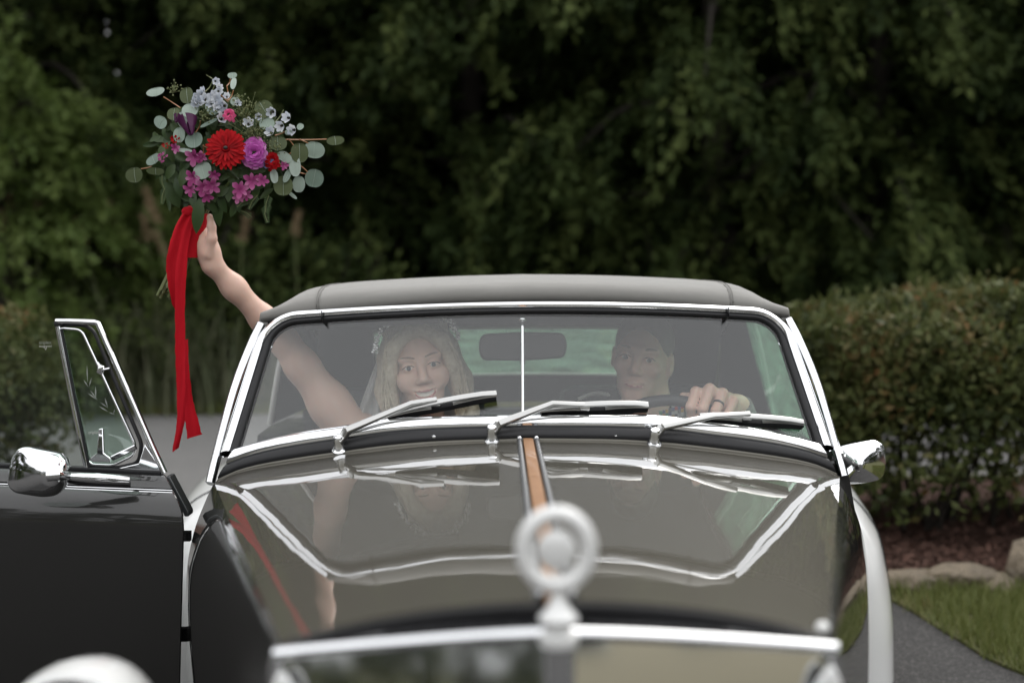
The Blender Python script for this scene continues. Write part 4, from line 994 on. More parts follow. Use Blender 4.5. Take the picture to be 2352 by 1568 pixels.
el = pt(650, 781, .46); wr = pt(487, 607, .34); up1 = sh_l + (el - sh_l) * .35
fd.chain([sh_l, up1, sh_l + (el - sh_l) * .75, el, el + (wr - el) * .28, el + (wr - el) * .7, wr], [.060, .050, .039, .033, .0295, .0255, .0222], .03)
fd.chain([sh_r, sh_r + np.array([.06, -.02, -.25]), sh_r + np.array([.0, -.20, -.32])], [.052, .042, .03], .03)
# hand round the stems
hb = .335
pm = pt(474, 556, hb); fd.chain([wr, wr * .45 + pm * .55, pm], [.0225, .024, .023], .02); fd.ell(pt(472, 560, hb + .012), (.020, .030, .040), None, .018)
fd.chain([pt(478, 582, hb - .022), pt(487, 548, hb - .032), pt(486, 522, hb - .030), pt(482, 498, hb - .024)], [.0135, .011, .0095, .008], .01)
for i, y in enumerate((528, 546, 564, 581)):
    fd.chain([pt(466, y + 2, hb + .034), pt(444, y, hb + .046), pt(418, y + 2, hb + .028), pt(410, y + 4, hb + .0), pt(424, y + 5, hb - .022)], [.0105, .0098, .0092, .0086, .008], .006)
me = fd.mesh('body')
body_obj('body', me, ['skin_woman'], bride)
for z0, c2, r0 in ((-.0545, .005, .0031), (-.0745, .017, .0038)):
    MB().tube([Vector(HB(.0275 * t, -.0905 + .013 * t * t, z0 + c2 * t * t)) for t in LIN(-1, 1, 13)], [r0 * (.35 + .65 * (1 - t * t)) for t in LIN(-1, 1, 13)], 8).obj('lips', 'lips', bride)
eyes(HB, BM, bride, (0, 0), .0022)
MB().grid([[Vector(HB(.024 * t, -.0825 + .011 * t * t, z + .008 * t * t)) for t in LIN(-1, 1, 12)] for z in (-.053, -.0605, -.0685)]).obj('teeth', 'teeth', bride, thick=.003)
# hair: swept volume with a face opening and side curtains, plus loose strands
fd = Field(BC + np.array([-.15, -.13, -.26]), BC + np.array([.17, .16, .17]), .0038); Mn = np.array(BM)
fd.ell(HB(0, .026, .050), (.090, .103, .090), Mn, .02)
for s in (-1, 1):
    fd.chain([HB(s * .02, -.062, .098), HB(s * .06, -.070, .062), HB(s * .078, -.050, .0), HB(s * .083, -.035, -.07)], [.016, .020, .019, .014], .02)
    fd.chain([HB(s * .075, .02, .03), HB(s * .092, .01, -.05), HB(s * .098, -.015, -.13 if s > 0 else -.08), HB(s * .088, -.03, -.20 if s > 0 else -.09)], [.03, .028, .024 if s > 0 else .012, .010], .03)
fd.cone(HB(0, .08, -.02), HB(0, .09, -.10), .06, .05, .03)
fd.ell(HB(0, -.075, -.008), (.058, .075, .082), Mn, .012, True)
body_obj('hair', fd.mesh('hair'), ['hair_blonde'], bride)
mb = MB(); r_ = np.random.default_rng(4)
for k in range(120):
    s = -1 if k % 2 else 1; a = r_.random(); x0 = .012 + .07 * a
    p = [HB(s * x0, -.072 + .05 * a + r_.normal(0, .004), .120 - .02 * a), HB(s * (.066 + .014 * r_.random()), -.088 + .05 * a, .066 - .03 * a), HB(s * (.088 + .014 * r_.random()), -.068 + .05 * a, -.01), HB(s * (.094 + r_.normal(0, .010)), -.05 + .04 * a + r_.normal(0, .01), -.09), HB(s * (.09 + r_.normal(0, .012)), -.035 + r_.normal(0, .015), (-.15 - .07 * r_.random()) if s > 0 else -.11)]
    mb.tube(smooth_path([Vector(q) for q in p], 5), [.0022] * 16 + [.0018] * 4 + [.0008], 4)
mb.obj('hair_strands', 'hair_blonde', bride)
# beaded hair vine
mb = MB(); mc = MB(); r_ = np.random.default_rng(5)
for k in range(190):
    a = R(-88 + 176 * (k / 189)); b = r_.normal(0, .007); dd = abs(math.sin(a)) * .010
    p = Vector(HB((.096 + r_.normal(0, .004) + dd) * math.sin(a), -.012 + b - .014 * math.cos(a), .050 + (.092 + r_.normal(0, .005)) * math.cos(a)))
    (mb if k % 3 else mc).sphere(p, .0022 + .0024 * r_.random(), 6, 4)
mb.obj('tiara', 'crystal', bride); mc.obj('tiara_wire', 'silver', bride)
# veil and dress
def veilmat():
    m = bpy.data.materials.new('veil'); m.use_nodes = True; n = m.node_tree.nodes; l = m.node_tree.links; n.remove(n['Principled BSDF'])
    t = n.new('ShaderNodeBsdfTransparent'); d = n.new('ShaderNodeBsdfDiffuse'); d.inputs[0].default_value = (.85, .85, .84, 1); tl = n.new('ShaderNodeBsdfTranslucent'); tl.inputs[0].default_value = (.85, .85, .84, 1)
    a = n.new('ShaderNodeMixShader'); a.inputs[0].default_value = .4; b = n.new('ShaderNodeMixShader'); b.inputs[0].default_value = .72
    l.new(d.outputs[0], a.inputs[1]); l.new(tl.outputs[0], a.inputs[2]); l.new(t.outputs[0], b.inputs[1]); l.new(a.outputs[0], b.inputs[2]); l.new(b.outputs[0], n['Material Output'].inputs['Surface']); MATS['veil'] = m
veilmat()
rows = []
for t in LIN(0, 1, 16):
    row = []
    for u in LIN(-1, 1, 40):
        wv = .012 * math.sin(u * 14 + t * 2) * (0.3 + t); x = u * (.09 + .10 * t ** .8) - .05 * t
        row.append(Vector(HB(x, .045 + .05 * (1 - u * u) + wv - .06 * t, .075 - .33 * t - .02 * u * u)))
    rows.append(row)
MB().grid(rows).obj('veil', 'veil', bride, 80, thick=.0008)
rows = []
for t in LIN(0, 1, 14):
    x0, x1 = 880 - 64 * t, 893 + 22 * t
    rows.append([L(x0 + (x1 - x0) * u, 786 + 178 * t + 4 * u, .50 + .012 * math.sin(u * 17 + 3 * t) * (.3 + t)) for u in LIN(0, 1, 22)])
MB().grid(rows).obj('veil', 'veil', bride, 80, thick=.0008)
fd = Field(nk + np.array([-.24, -.2, -.5]), nk + np.array([.24, .24, -.1]), .006)
fd.chain([nk + np.array([0, .03, -.20]), nk + np.array([0, .06, -.32]), nk + np.array([0, .085, -.47])], [.135, .132, .125], .04)
for s in (-1, 1): fd.ell(nk + np.array([s * .065, -.055, -.215]), (.07, .066, .06), None, .04)
fd.ell(nk + np.array([0, 0, -.09]), (.3, .3, .06), None, .01, True)
body_obj('dress', fd.mesh('dress'), ['dress'], bride)

# ------------------------------------------------------------------ the driver
groom = empty('person', CAR_O, YAW)
tag(groom, 'man in dark uniform with medal ribbons gripping the steering wheel', 'person')
GC = pt(1474, 824, .66); GM = rotm(R(-14), R(0), R(8)); Mn = np.array(GM)
fd = Field(GC + np.array([-.34, -.42, -.60]), GC + np.array([.46, .28, .16]), .0038)
HG = head(fd, GC, GM, False)
nk = GC + np.array([.02, .05, -.19]); gl = nk + np.array([-.20, .03, -.08]); gr = nk + np.array([.20, .02, -.08])
fd.chain([GC + np.array([.01, .03, -.05]), GC + np.array([.015, .04, -.13]), nk], [.062, .060, .068], .03)
fd.cone(nk + np.array([0, .02, -.03]), gl, .05, .05, .04); fd.cone(nk + np.array([0, .02, -.03]), gr, .05, .05, .04)
fd.chain([nk + np.array([0, .02, -.10]), nk + np.array([0, .04, -.25]), nk + np.array([0, .06, -.40])], [.11, .12, .11], .05)
HW = np.array(SWp(31)); wrist = HW + np.array([.085, .085, -.005]); elb = gr + np.array([.10, -.10, -.16])
fd.chain([gr, elb, wrist], [.055, .045, .029], .03)
fd.chain([gl, gl + np.array([-.05, -.04, -.26]), gl + np.array([.02, -.20, -.30])], [.055, .045, .035], .03)
yk = HW[1]
kn = [pt(1598, 900, yk - .006), pt(1630, 893, yk - .008), pt(1660, 903, yk - .004), pt(1686, 920, yk + .002)]
pip = [pt(1586, 934, yk - .030), pt(1614, 938, yk - .034), pt(1644, 943, yk - .030), pt(1672, 950, yk - .022)]
tipf = [pt(1588, 956, yk - .014), pt(1612, 962, yk - .016), pt(1640, 964, yk - .014), pt(1666, 968, yk - .008)]
pb = HW + np.array([.05, .045, .005])
fd.chain([wrist, pb], [.029, .034], .02); fd.ell(pb + np.array([-.02, -.018, .004]), (.046, .034, .026), np.array(Matrix.Rotation(R(25), 3, 'Y')), .02)
for a, b, c, r0 in zip(kn, pip, tipf, (.0122, .0126, .012, .011)):
    fd.chain([pb + (a - pb) * .45, a], [.017, r0 + .001], .012); fd.chain([a, b, c, c + np.array([.004, .018, .006])], [r0 + .0015, r0, r0 - .001, r0 - .002], .005)
fd.chain([pb + np.array([-.02, .0, -.01]), pt(1594, 912, yk + .022), pt(1568, 908, yk + .018)], [.018, .0115, .0085], .012)
body_obj('body', fd.mesh('body'), ['skin_man', 'lips', 'brow'], groom, face_regions(HG, Mn, False))
eyes(HG, GM, groom, (.001, 0))
rg = kn[2] * .42 + pip[2] * .58; ax = Vector(pip[2] - kn[2]).normalized(); a1 = ax.orthogonal().normalized(); a2 = ax.cross(a1)
MB().sweep([Vector(rg) + (a1 * math.cos(2 * math.pi * k / 24) + a2 * math.sin(2 * math.pi * k / 24)) * .0122 for k in range(24)], rrect(.0022, .0062, .0008, 1), up=ax, closed=True).obj('ring', 'ring_black', groom)
fd = Field(GC + np.array([-.13, -.13, -.1]), GC + np.array([.13, .16, .17]), .0038)
fd.ell(HG(0, .020, .044), (.0785, .0985, .084), Mn, .02); fd.ell(HG(0, .07, -.02), (.066, .045, .06), Mn, .03)
fd.ell(HG(0, -.085, .004), (.066, .074, .076), Mn, .012, True); fd.ell(HG(0, -.04, -.06), (.1, .09, .06), Mn, .01, True)
body_obj('hair', fd.mesh('hair'), ['hair_dark'], groom)
# uniform jacket
fd = Field(nk + np.array([-.36, -.38, -.44]), nk + np.array([.42, .24, .07]), .005)
fd.chain([nk + np.array([0, .02, -.12]), nk + np.array([0, .03, -.25]), nk + np.array([0, .05, -.42])], [.155, .165, .15], .06)
fd.cone(nk + np.array([-.03, .02, -.02]), gl, .065, .075, .04); fd.cone(nk + np.array([.03, .02, -.02]), gr, .065, .075, .04)
cf = elb + (wrist - elb) * .88
fd.chain([gr, elb, cf], [.074, .062, .045], .03); fd.chain([gl, gl + np.array([-.05, -.04, -.26]), gl + np.array([.0, -.18, -.30])], [.074, .062, .05], .03)
fd.chain([GC + np.array([.02, .045, -.150]), GC + np.array([.02, .045, -.175])], [.074, .085], .02)
fd.cone(GC + np.array([.013, .015, -.06]), GC + np.array([.015, .035, -.16]), .062, .064, .006, True)
jk = body_obj('jacket', fd.mesh('jacket'), ['jacket'], groom)
MB().tube([Vector(elb + (wrist - elb) * t) for t in (.78, .86, .95, 1.02)], [.046, .046, .043, .039], 16).obj('cuff', 'shirt_cuff', groom)
RB = [(.45, .02, .03), (.5, .5, .48), (.05, .25, .12), (.55, .3, .04), (.05, .07, .2), (.12, .12, .12), (.42, .42, .45)]
for i, c in enumerate(RB): mat('medal_%d' % i, c, .7)
c0 = L(1541, 950, .56); r_ = random.Random(3)
mdl = empty('medal_ribbons', (0, 0, 0), 0, groom)
for iy in range(4):
    for ix in range(8):
        if iy == 0 and ix < 4: continue
        MB().box(c0 + Vector(((ix - 3.5) * .0082, -.02 + .002 * ix, (1.5 - iy) * .0098 + .002 * ix)), (.0076, .003, .009), 0).obj('ribbon_bar', 'medal_%d' % r_.randrange(7), mdl, None)
mb = MB()
for ph in (0, math.pi): mb.tube([L(1328 + 72 * t, 917 - 14 * math.sin(t * 2.4), .62) + Vector((0, .004 * math.sin(t * 40 + ph), .004 * math.cos(t * 40 + ph))) for t in LIN(0, 1, 60)], .0024, 5)
mb.obj('shoulder_cord', 'piping', groom)

# ================================================================== BOUQUET
bq = empty('bouquet', CAR_O, YAW)
tag(bq, 'bridal bouquet of red, pink and eucalyptus with a long red ribbon', 'bouquet')
YB = .335
def Zq(zx, zy): return (257.25 + .3339 * zx, 137.8 + .3339 * zy)
BCX, BCY = 800, 600
def bpos(zx, zy, extra=0.):
    r2 = ((zx - BCX) / 640) ** 2 + ((zy - BCY) / 560) ** 2
    return L(*Zq(zx, zy), YB - .11 * math.sqrt(max(0, 1 - r2)) + .02 * max(0, r2 - 1) + extra)
PU = .3339 * (3.1 + YB - .06) / FF            # metres per zoom unit
FACE = Vector((0, -1, 0))
br = random.Random(12)
def frame(nrm, spin):
    n_ = Vector(nrm).normalized(); a = n_.orthogonal().normalized(); up = Vector((0, 0, 1)) - n_ * n_.z
    if up.length > .1: a = up.normalized()
    b = a.cross(n_); c, s_ = math.cos(spin), math.sin(spin)
    return n_, a * c + b * s_, b * c - a * s_
def petal_rows(o, t, sd_, n_, ln, wd, cup=.2, curl=.0, tipw=.0, base=.3, seg=6):
    rows = []
    for i in range(seg + 1):
        u = i / seg; w_ = wd * (base + (1 - base) * math.sin(min(1, u * 1.15 + .02) * math.pi * .58)) * (1 if u < .7 else max(tipw, math.sqrt(max(0, 1 - ((u - .7) / .3) ** 2))))
        c = o + t * (ln * u) + n_ * (cup * ln * u * u - curl * ln * u ** 3)
        rows.append([c - sd_ * w_ * .5 + n_ * w_ * .10, c - n_ * w_ * .06, c + sd_ * w_ * .5 + n_ * w_ * .10])
    return rows
def stalk(a, b, r, name, m, sag=.0):
    a, b = Vector(a), Vector(b); c = a.lerp(b, .5) + Vector((0, .01, sag)); return MB().tube(smooth_path([a, c, b], 5), r, 5).obj(name, m, bq)
# eucalyptus: (x, y, rx, ry, tilt in degrees, dark?, tilt to the side)
EU = [(300, 220, 70, 33, 8, 0), (515, 245, 50, 56, 10, 1), (540, 345, 60, 56, 15, 0), (425, 372, 46, 44, 0, 1), (335, 430, 56, 40, -32, 0), (490, 410, 40, 54, 0, 0),
      (465, 515, 45, 56, 15, 0), (565, 552, 62, 56, 10, 0), (625, 762, 66, 58, 20, 0), (500, 622, 58, 14, -8, 0), (712, 665, 30, 54, -18, 1), (285, 685, 58, 32, 28, 0),
      (300, 766, 66, 24, -4, 1), (155, 792, 67, 52, 5, 1), (828, 108, 32, 24, 5, 0), (836, 162, 21, 46, 0, 0), (690, 330, 46, 56, 20, 0), (845, 285, 30, 32, 0, 0),
      (1045, 340, 62, 62, 30, 1), (1065, 440, 52, 46, 20, 0), (1295, 460, 22, 26, -40, 0), (1215, 500, 26, 20, 0, 0), (1140, 575, 62, 50, 0, 1), (1188, 668, 52, 34, -30, 0),
      (1290, 640, 60, 66, 0, 1), (1390, 620, 74, 56, -5, 0), (1536, 556, 63, 31, 8, 1), (1256, 727, 42, 74, 5, 0), (1206, 796, 22, 52, -25, 0), (1115, 800, 27, 48, 8, 0),
      (1285, 855, 43, 56, -5, 0), (1390, 814, 66, 62, -10, 0), (1178, 866, 66, 66, 0, 1), (667, 434, 64, 13, 28, 0), (1240, 930, 40, 12, -40, 0), (355, 1000, 0, 0, 0, 0)]
for zx, zy, rx, ry, tl, dk in EU:
    if rx == 0: continue
    p = bpos(zx, zy, -.012); nr = Vector(((zx - BCX) / 1600 + br.uniform(-.15, .15), -1, (BCY - zy) / 1500 + br.uniform(-.1, .35))); nr.normalize()
    n_, up, sd_ = frame(nr, R(-tl)); rows = []
    for i in range(11):
        a = i / 10; rr = math.sin(math.pi * (.02 + .96 * a)) ** .9; y_ = -math.cos(math.pi * a)
        rows.append([p + up * (y_ * ry * PU) + sd_ * (rx * PU * rr * k) + n_ * (.18 * min(rx, ry) * PU * (abs(k) - .3) - .10 * ry * PU * y_ * y_) for k in (-1, -.5, 0, .5, 1)])
    lf = MB().grid(rows).obj('eucalyptus_leaf', 'eucalyptus_dark' if dk else 'eucalyptus', bq, 80, thick=.0006, rnd=br.random())
    MB().tube([r_[2] + n_ * .0008 for r_ in rows], .00035, 4).obj('leaf_vein', 'eucalyptus', lf, rnd=1.0)
for (a, b) in (((355, 255), (470, 330)), ((385, 400), (460, 365)), ((610, 420), (575, 500)), ((628, 585), (615, 700)), ((625, 590), (700, 640)), ((200, 750), (272, 732)), ((800, 280), (835, 210)), ((797, 280), (790, 180)), ((790, 180), (815, 130)), ((745, 240), (800, 290)),
               ((1190, 548), (1475, 546)), ((1120, 520), (1200, 488)), ((1215, 545), (1260, 605)), ((1290, 545), (1350, 572)), ((1130, 690), (1180, 745)), ((1300, 730), (1345, 770)), ((1290, 775), (1335, 785)), ((1140, 690), (1230, 640)), ((1110, 560), (1200, 548))):
    stalk(bpos(*a, -.008), bpos(*b, -.008), .0014, 'twig', 'twig_red')
# red gerbera
def gerbera(zx, zy, rx):
    fl = empty('gerbera', (0, 0, 0), 0, bq); p = bpos(zx, zy, -.03); n_, up, sd_ = frame((.06, -1, .16), 0); R0 = rx * PU
    for ring_, (cnt, l0, w_, lift, off) in enumerate(((24, 1.0, .23, .05, 0), (22, .9, .21, .12, .5), (18, .58, .13, .22, .2))):
        for k in range(cnt):
            a = 2 * math.pi * (k + off) / cnt + br.uniform(-.06, .06); t = up * math.cos(a) + sd_ * math.sin(a); s2 = up * -math.sin(a) + sd_ * math.cos(a); lf = l0 * br.uniform(.93, 1.05)
            MB().grid(petal_rows(p + n_ * (.004 * ring_) + t * R0 * .15, t, s2, n_, R0 * lf * .85, R0 * w_, lift + br.uniform(-.05, .05), .12, .25, .5)).obj('petal', 'petal_red', fl, 80, rnd=(lambda b_: (lambda co: min(1, max(0, b_ + .9 * ((Vector(co) - p).length / R0 - .6)))))(br.uniform(.2, .8)))
    MB().lathe([(0, .010), (R0 * .08, .010), (R0 * .16, .012), (R0 * .22, .008), (R0 * .24, 0)], p, n_, 20).obj('floret_ring', 'petal_red', fl, rnd=.1)
    MB().sphere(p + n_ * .011, (R0 * .11, R0 * .11, R0 * .09), 12, 8).obj('flower_eye', 'flower_eye', fl)
gerbera(785, 612, 140)
# ruffled carnations
def carnation(zx, zy, rx, ry, m, cnt, nm='carnation'):
    fl = empty(nm, (0, 0, 0), 0, bq); p = bpos(zx, zy, -.025); nr, up, sd_ = frame(((zx - BCX) / 1800, -1, .12), 0)
    for k in range(cnt):
        q = (k + .5) / cnt; a = k * 2.39996; rr = math.sqrt(q); t = (up * math.cos(a) * ry + sd_ * math.sin(a) * rx).normalized(); s2 = nr.cross(t)
        o = p + (up * math.cos(a) * ry + sd_ * math.sin(a) * rx) * (PU * rr * .62) + nr * ((1 - q) * .022)
        rows = petal_rows(o - nr * .012, (t * (.25 + .8 * rr) + nr * (1.25 - .9 * rr)).normalized(), s2, (nr - t).normalized(), .5 * min(rx, ry) * PU * br.uniform(.85, 1.1), .55 * min(rx, ry) * PU, -.1, .25, .75, .35)
        for i, c in enumerate(rows[-1]): rows[-1][i] = c + nr * br.uniform(-.003, .003) + s2 * br.uniform(-.002, .002)
        MB().grid(rows).obj('petal', m, fl, 80, rnd=min(1, max(0, .25 + .6 * q * br.random() + .25 * br.random())))
carnation(978, 640, 78, 118, 'petal_orchid', 64, 'orchid_carnation')
carnation(1100, 695, 50, 68, 'petal_red', 30, 'red_carnation'); carnation(806, 378, 42, 42, 'petal_pink', 24, 'pink_carnation')
carnation(430, 545, 32, 28, 'petal_red', 16, 'red_carnation'); carnation(368, 588, 32, 20, 'petal_red', 14, 'red_carnation'); carnation(342, 668, 30, 38, 'petal_magenta', 14, 'pink_bud')
# calla lilies
def calla(zx, zy, rx, ry, spin):
    fl = empty('calla_lily', (0, 0, 0), 0, bq); p = bpos(zx, zy + ry * .6, -.03); nr, up, sd_ = frame((-.1, -1, .25), R(spin)); rows = []
    for i in range(9):
        u = i / 8; rr = rx * PU * (.18 + .82 * u ** .8); row = []
        for k in range(14):
            a = -math.pi * .93 + 2 * math.pi * .93 * k / 13; lip = (1 + .35 * math.cos(a)) if u > .6 else 1
            row.append(p + up * (ry * 1.6 * PU * u * (1 + (.16 * -math.cos(a) if u > .5 else 0))) + sd_ * (rr * math.sin(a) * lip) - nr * (rr * .7 * math.cos(a)))
        rows.append(row)
    MB().grid(rows).obj('spathe', 'petal_plum', fl, 80, thick=.001, rnd=.6)
    MB().tube([p + up * ry * .3 * PU, p + up * ry * 1.2 * PU], [.004, .003], 8).obj('spadix', 'petal_plum', fl, rnd=.1)
calla(545, 468, 62, 78, -18); calla(440, 412, 30, 34, 10)
# alstroemeria
def alstro(zx, zy, r0, spin, tiltx=0):
    fl = empty('alstroemeria', (0, 0, 0), 0, bq); p = bpos(zx, zy, -.02); nr, up, sd_ = frame((tiltx, -1, br.uniform(-.5, .3)), R(spin))
    for k in range(6):
        a = 2 * math.pi * k / 6; t = ((up * math.cos(a) + sd_ * math.sin(a)) * .85 + nr * .55).normalized(); s2 = nr.cross(t).normalized()
        MB().grid(petal_rows(p - nr * .008, t, s2, (nr - t * .4).normalized(), r0 * PU * (1.1 if k % 2 else .95), r0 * PU * (.62 if k % 2 else .42), -.08, .2, .12, .3)).obj('petal', 'petal_magenta', fl, 80, rnd=(lambda b_, p_, r_: (lambda co: min(1, max(0, b_ + .75 * ((Vector(co) - p_).length / r_ - .5)))))(br.uniform(.15, .75), p, r0 * PU))
for a in ((560, 672, 66, 10), (612, 668, 42, 60), (548, 815, 62, 30, -.4), (530, 895, 52, 0, -.3), (628, 880, 68, 20), (690, 870, 62, 70, .3), (650, 945, 48, 40), (700, 800, 46, 15), (882, 890, 66, 10), (920, 930, 50, 50, .2), (868, 945, 50, 20), (962, 830, 62, 0, .3), (1035, 828, 48, 40, .4), (1190, 730, 34, 20, .5), (430, 610, 40, 15, -.4)): alstro(*a)
# delphinium bells
def bell(zx, zy, r0, m='petal_ice', aim=(0, -1, .2)):
    fl = empty('delphinium', (0, 0, 0), 0, bq); p = bpos(zx, zy, -.02); nr, up, sd_ = frame(Vector(aim) + Vector((br.uniform(-.6, .6), 0, br.uniform(-.5, .4))), br.uniform(0, 1))
    for k in range(6):
        a = 2 * math.pi * k / 6; o = p + (up * math.cos(a) + sd_ * math.sin(a)) * r0 * PU * .25 - nr * r0 * PU * .6; t = (nr * 1.0 + (up * math.cos(a) + sd_ * math.sin(a)) * .55).normalized(); s2 = nr.cross(up * math.cos(a) + sd_ * math.sin(a)).normalized()
        MB().grid(petal_rows(o, t, s2, (up * -math.cos(a) - sd_ * math.sin(a)), r0 * PU * 1.35, r0 * PU * .85, -.25, -.1, .3, .6)).obj('petal', m, fl, 80, rnd=br.random())
    MB().sphere(p - nr * r0 * PU * .2, r0 * PU * .22, 8, 6).obj('flower_eye', 'flower_eye', fl)
    return p
for a in ((585, 262), (612, 242), (645, 268), (598, 290), (700, 262), (722, 278), (745, 308), (768, 318), (730, 330), (756, 402), (938, 436), (1100, 360), (1206, 397), (1160, 455), (1090, 497), (1242, 482)): bell(*a, 36)
for a in ((575, 300, 30), (680, 300, 30), (790, 250, 24), (865, 300, 24), (1010, 390, 24), (714, 148, 26), (738, 188, 24), (735, 215, 26), (702, 234, 26), (625, 210, 24)): bell(*a)
bell(1075, 690, 36, 'petal_blue'); bell(1068, 725, 30, 'petal_blue')
for a, b in (((640, 300), (714, 150)), ((690, 270), (738, 190)), ((1080, 480), (1130, 390)), ((1130, 470), (1206, 400)), ((1150, 500), (1242, 485)), ((1120, 430), (1180, 345)), ((640, 220), (690, 150)), ((690, 130), (650, 105))): stalk(bpos(*a, -.006), bpos(*b, -.006), .0013, 'flower_stalk', 'stem_green')
# dark pointed leaves
def leaf(zx, zy, ln, wd, ang, nm='leaf', extra=-.005):
    p = bpos(zx, zy, extra); nr, up, sd_ = frame((br.uniform(-.35, .35), -1, br.uniform(-.2, .5)), R(-ang)); o = p - up * ln * PU * .5; rows = []
    for i in range(8):
        u = i / 7; w_ = wd * PU * math.sin(math.pi * (.06 + .94 * u)) ** .8 if u < 1 else 0.0004; c = o + up * (ln * PU * u) - nr * (.22 * ln * PU * (u - .3) ** 2)
        rows.append([c - sd_ * w_ * .5 + nr * w_ * .14, c, c + sd_ * w_ * .5 + nr * w_ * .14])
    MB().grid(rows).obj(nm, 'leaf_green', bq, 80, thick=.0005, rnd=br.random())
LV = [(592, 1075, 240, 84, 172, -.05), (730, 1040, 210, 90, 178), (490, 805, 140, 66, 165), (420, 930, 190, 96, 205), (268, 580, 110, 40, -80), (352, 625, 140, 70, 150), (860, 775, 110, 60, 60), (915, 780, 120, 50, -60), (1010, 868, 130, 56, 110),
      (750, 905, 110, 70, 120), (700, 930, 100, 60, 190), (835, 1030, 110, 50, 160), (530, 955, 120, 44, 260), (690, 1010, 110, 56, 215), (400, 770, 120, 60, 150), (810, 920, 120, 66, 170), (460, 870, 150, 70, 190), (440, 480, 120, 60, 40), (640, 600, 90, 24, 150),
      (300, 540, 90, 40, -60), (1060, 920, 120, 40, 130), (980, 930, 120, 50, 150), (760, 990, 130, 60, 200), (560, 960, 140, 60, 185), (600, 700, 110, 50, 70), (870, 480, 100, 60, 20), (700, 420, 120, 70, 0), (470, 660, 120, 60, 60), (1000, 760, 110, 50, 90), (400, 640, 130, 54, 20), (1080, 590, 110, 50, 40),
      (390, 980, 130, 30, 190), (870, 1010, 80, 40, 190)]
for a in LV: leaf(*a[:5], 'leaf', a[5] if len(a) > 5 else .01)
for k in range(230):                              # backing greenery
    a = br.uniform(0, 6.28); r_ = math.sqrt(br.random()); leaf(740 + 440 * r_ * math.cos(a), 660 + 370 * r_ * math.sin(a), br.uniform(90, 160), br.uniform(36, 66), br.uniform(0, 360), 'leaf', br.uniform(.02, .06))
def fern(zx, zy, ang, ln, m):
    fl = empty('fern_sprig', (0, 0, 0), 0, bq); p = bpos(zx, zy, -.004); nr, up, sd_ = frame((0, -1, .2), R(-ang))
    MB().tube([p, p + up * ln * PU * .5 + sd_ * .003, p + up * ln * PU], .0009, 4).obj('stem', 'stem_green', fl)
    for i in range(8):
        for s in (-1, 1):
            u = (i + .6) / 8; o = p + up * ln * PU * u; t = (up * .6 + sd_ * s).normalized(); MB().grid(petal_rows(o, t, nr.cross(t), nr, ln * PU * .26 * (1.2 - .7 * u), ln * PU * .075, .1, .2, .1)).obj('leaflet', m, fl, 80, rnd=br.random())
for a in ((365, 880, 170, 110), (345, 790, 190, 100), (1000, 930, 150, 110), (1080, 930, 170, 120), (1050, 1000, 190, 120), (960, 1080, 60, 90), (950, 960, 120, 100), (1090, 1000, 160, 60)): fern(*a, 'leaf_green')
# seeded filler sprays
def filler(zx, zy, n_, sp):
    mb = MB(); ms = MB()
    for k in range(n_):
        p = bpos(zx + br.gauss(0, sp), zy + br.gauss(0, sp * .7), -.02 + br.uniform(-.012, .02)); mb.sphere(p, br.uniform(.0012, .0024), 6, 4)
        if k % 2 == 0: ms.tube([bpos(zx, zy + sp, .02), p], .0005, 3)
    mb.obj('filler_seed', 'stem_green', bq)['kind'] = 'stuff'; ms.obj('filler_stem', 'stem_green', bq)['kind'] = 'stuff'
filler(930, 360, 130, 62); filler(980, 490, 110, 60); filler(640, 370, 70, 44); filler(430, 200, 34, 26); filler(1100, 590, 60, 44); filler(860, 270, 40, 28)
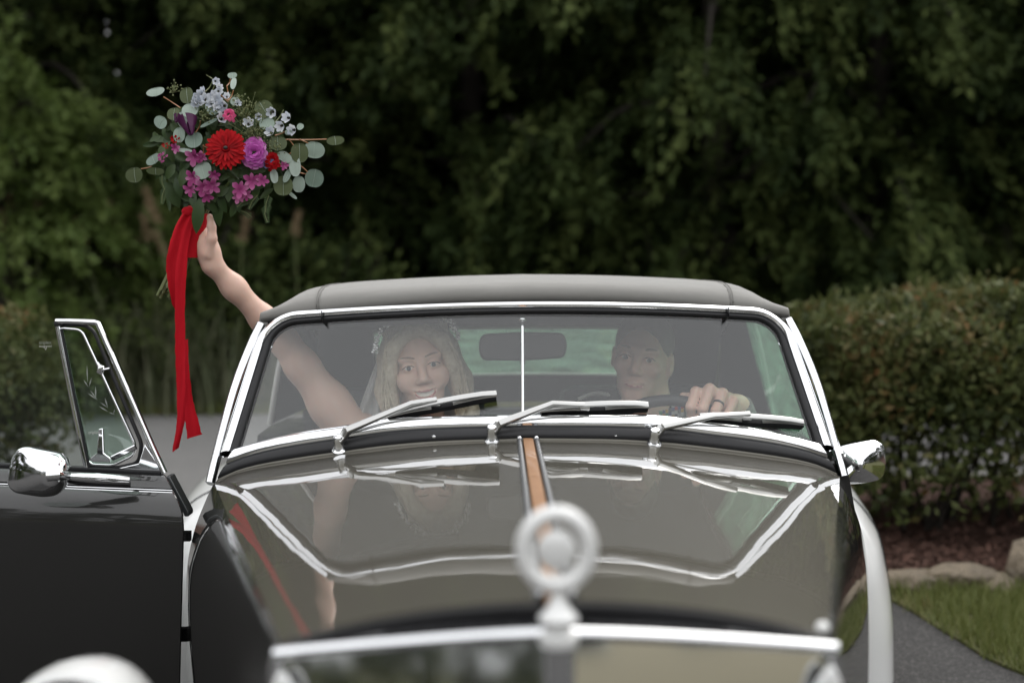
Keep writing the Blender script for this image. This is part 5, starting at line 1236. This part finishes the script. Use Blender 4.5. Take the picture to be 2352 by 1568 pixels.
# stems, wrap and ribbon tails
top, bot = L(470, 470, YB + .0), L(386, 676, YB + .01)
for k in range(20):
    a = k * 2.4; r_ = .021 * math.sqrt((k + .5) / 20); o = Vector((r_ * math.cos(a), r_ * math.sin(a), 0)); e = br.uniform(.9, 1.06)
    MB().tube([top + o * .8, top.lerp(bot, .5) + o * .75, top.lerp(bot, e) + o * 1.25], br.uniform(.0032, .0046), 7).obj('stem', 'stem_green', bq)
ax_ = (bot - top).normalized()
w0, w1 = L(452, 492, YB), L(436, 592, YB); rows = []
for t in LIN(0, 1, 10): rows.append([w0.lerp(w1, t) + Vector((math.cos(2 * math.pi * j / 20), math.sin(2 * math.pi * j / 20), 0)) * (.0285 + .0012 * math.sin(t * 30 + j) - .003 * t) for j in range(20)])
MB().grid(rows, close_u=True).obj('wrap', 'ribbon', bq, 80, thick=.001)
def ribbon(path, widths, depth, name):
    P = smooth_path([L(x, y, YB + d) for (x, y), d in zip(path, depth)], 8); W_ = np.interp(LIN(0, 1, len(P)), LIN(0, 1, len(widths)), widths); rows = []
    for i, (p, w_) in enumerate(zip(P, W_)):
        row = []
        for k in range(7):
            u = k / 6 - .5; jag = .0011 * br.uniform(-1, 1) if k in (0, 6) else 0; fr = .12 * math.sin(i * .45)
            row.append(p + Vector((w_ * u * math.cos(fr) + jag, -.0045 * math.cos(u * 5 + i * .12) + w_ * u * math.sin(fr), jag + (.010 * u if i == len(P) - 1 else 0))))
        rows.append(row)
    MB().grid(rows).obj(name, 'ribbon', bq, 80, thick=.0009)
ribbon([(432, 478), (412, 520), (401, 570), (396, 620), (405, 690), (416, 720)], [.012, .02, .027, .028, .022, .019], [-.035, -.045, -.048, -.046, -.040, -.036], 'ribbon_loop')
ribbon([(444, 482), (426, 540), (416, 620), (414, 720), (415, 820), (416, 900), (414, 970), (402, 1034)], [.014, .022, .0235, .0225, .023, .022, .019, .015], [-.034, -.045, -.05, -.05, -.05, -.05, -.05, -.05], 'ribbon_tail')
ribbon([(424, 780), (426, 850), (432, 920), (448, 1002)], [.014, .016, .022, .036], [-.046, -.044, -.044, -.046], 'ribbon_tail')
MB().sphere(L(436, 486, YB - .032), (.02, .014, .014), 14, 8).obj('ribbon_knot', 'ribbon', bq)
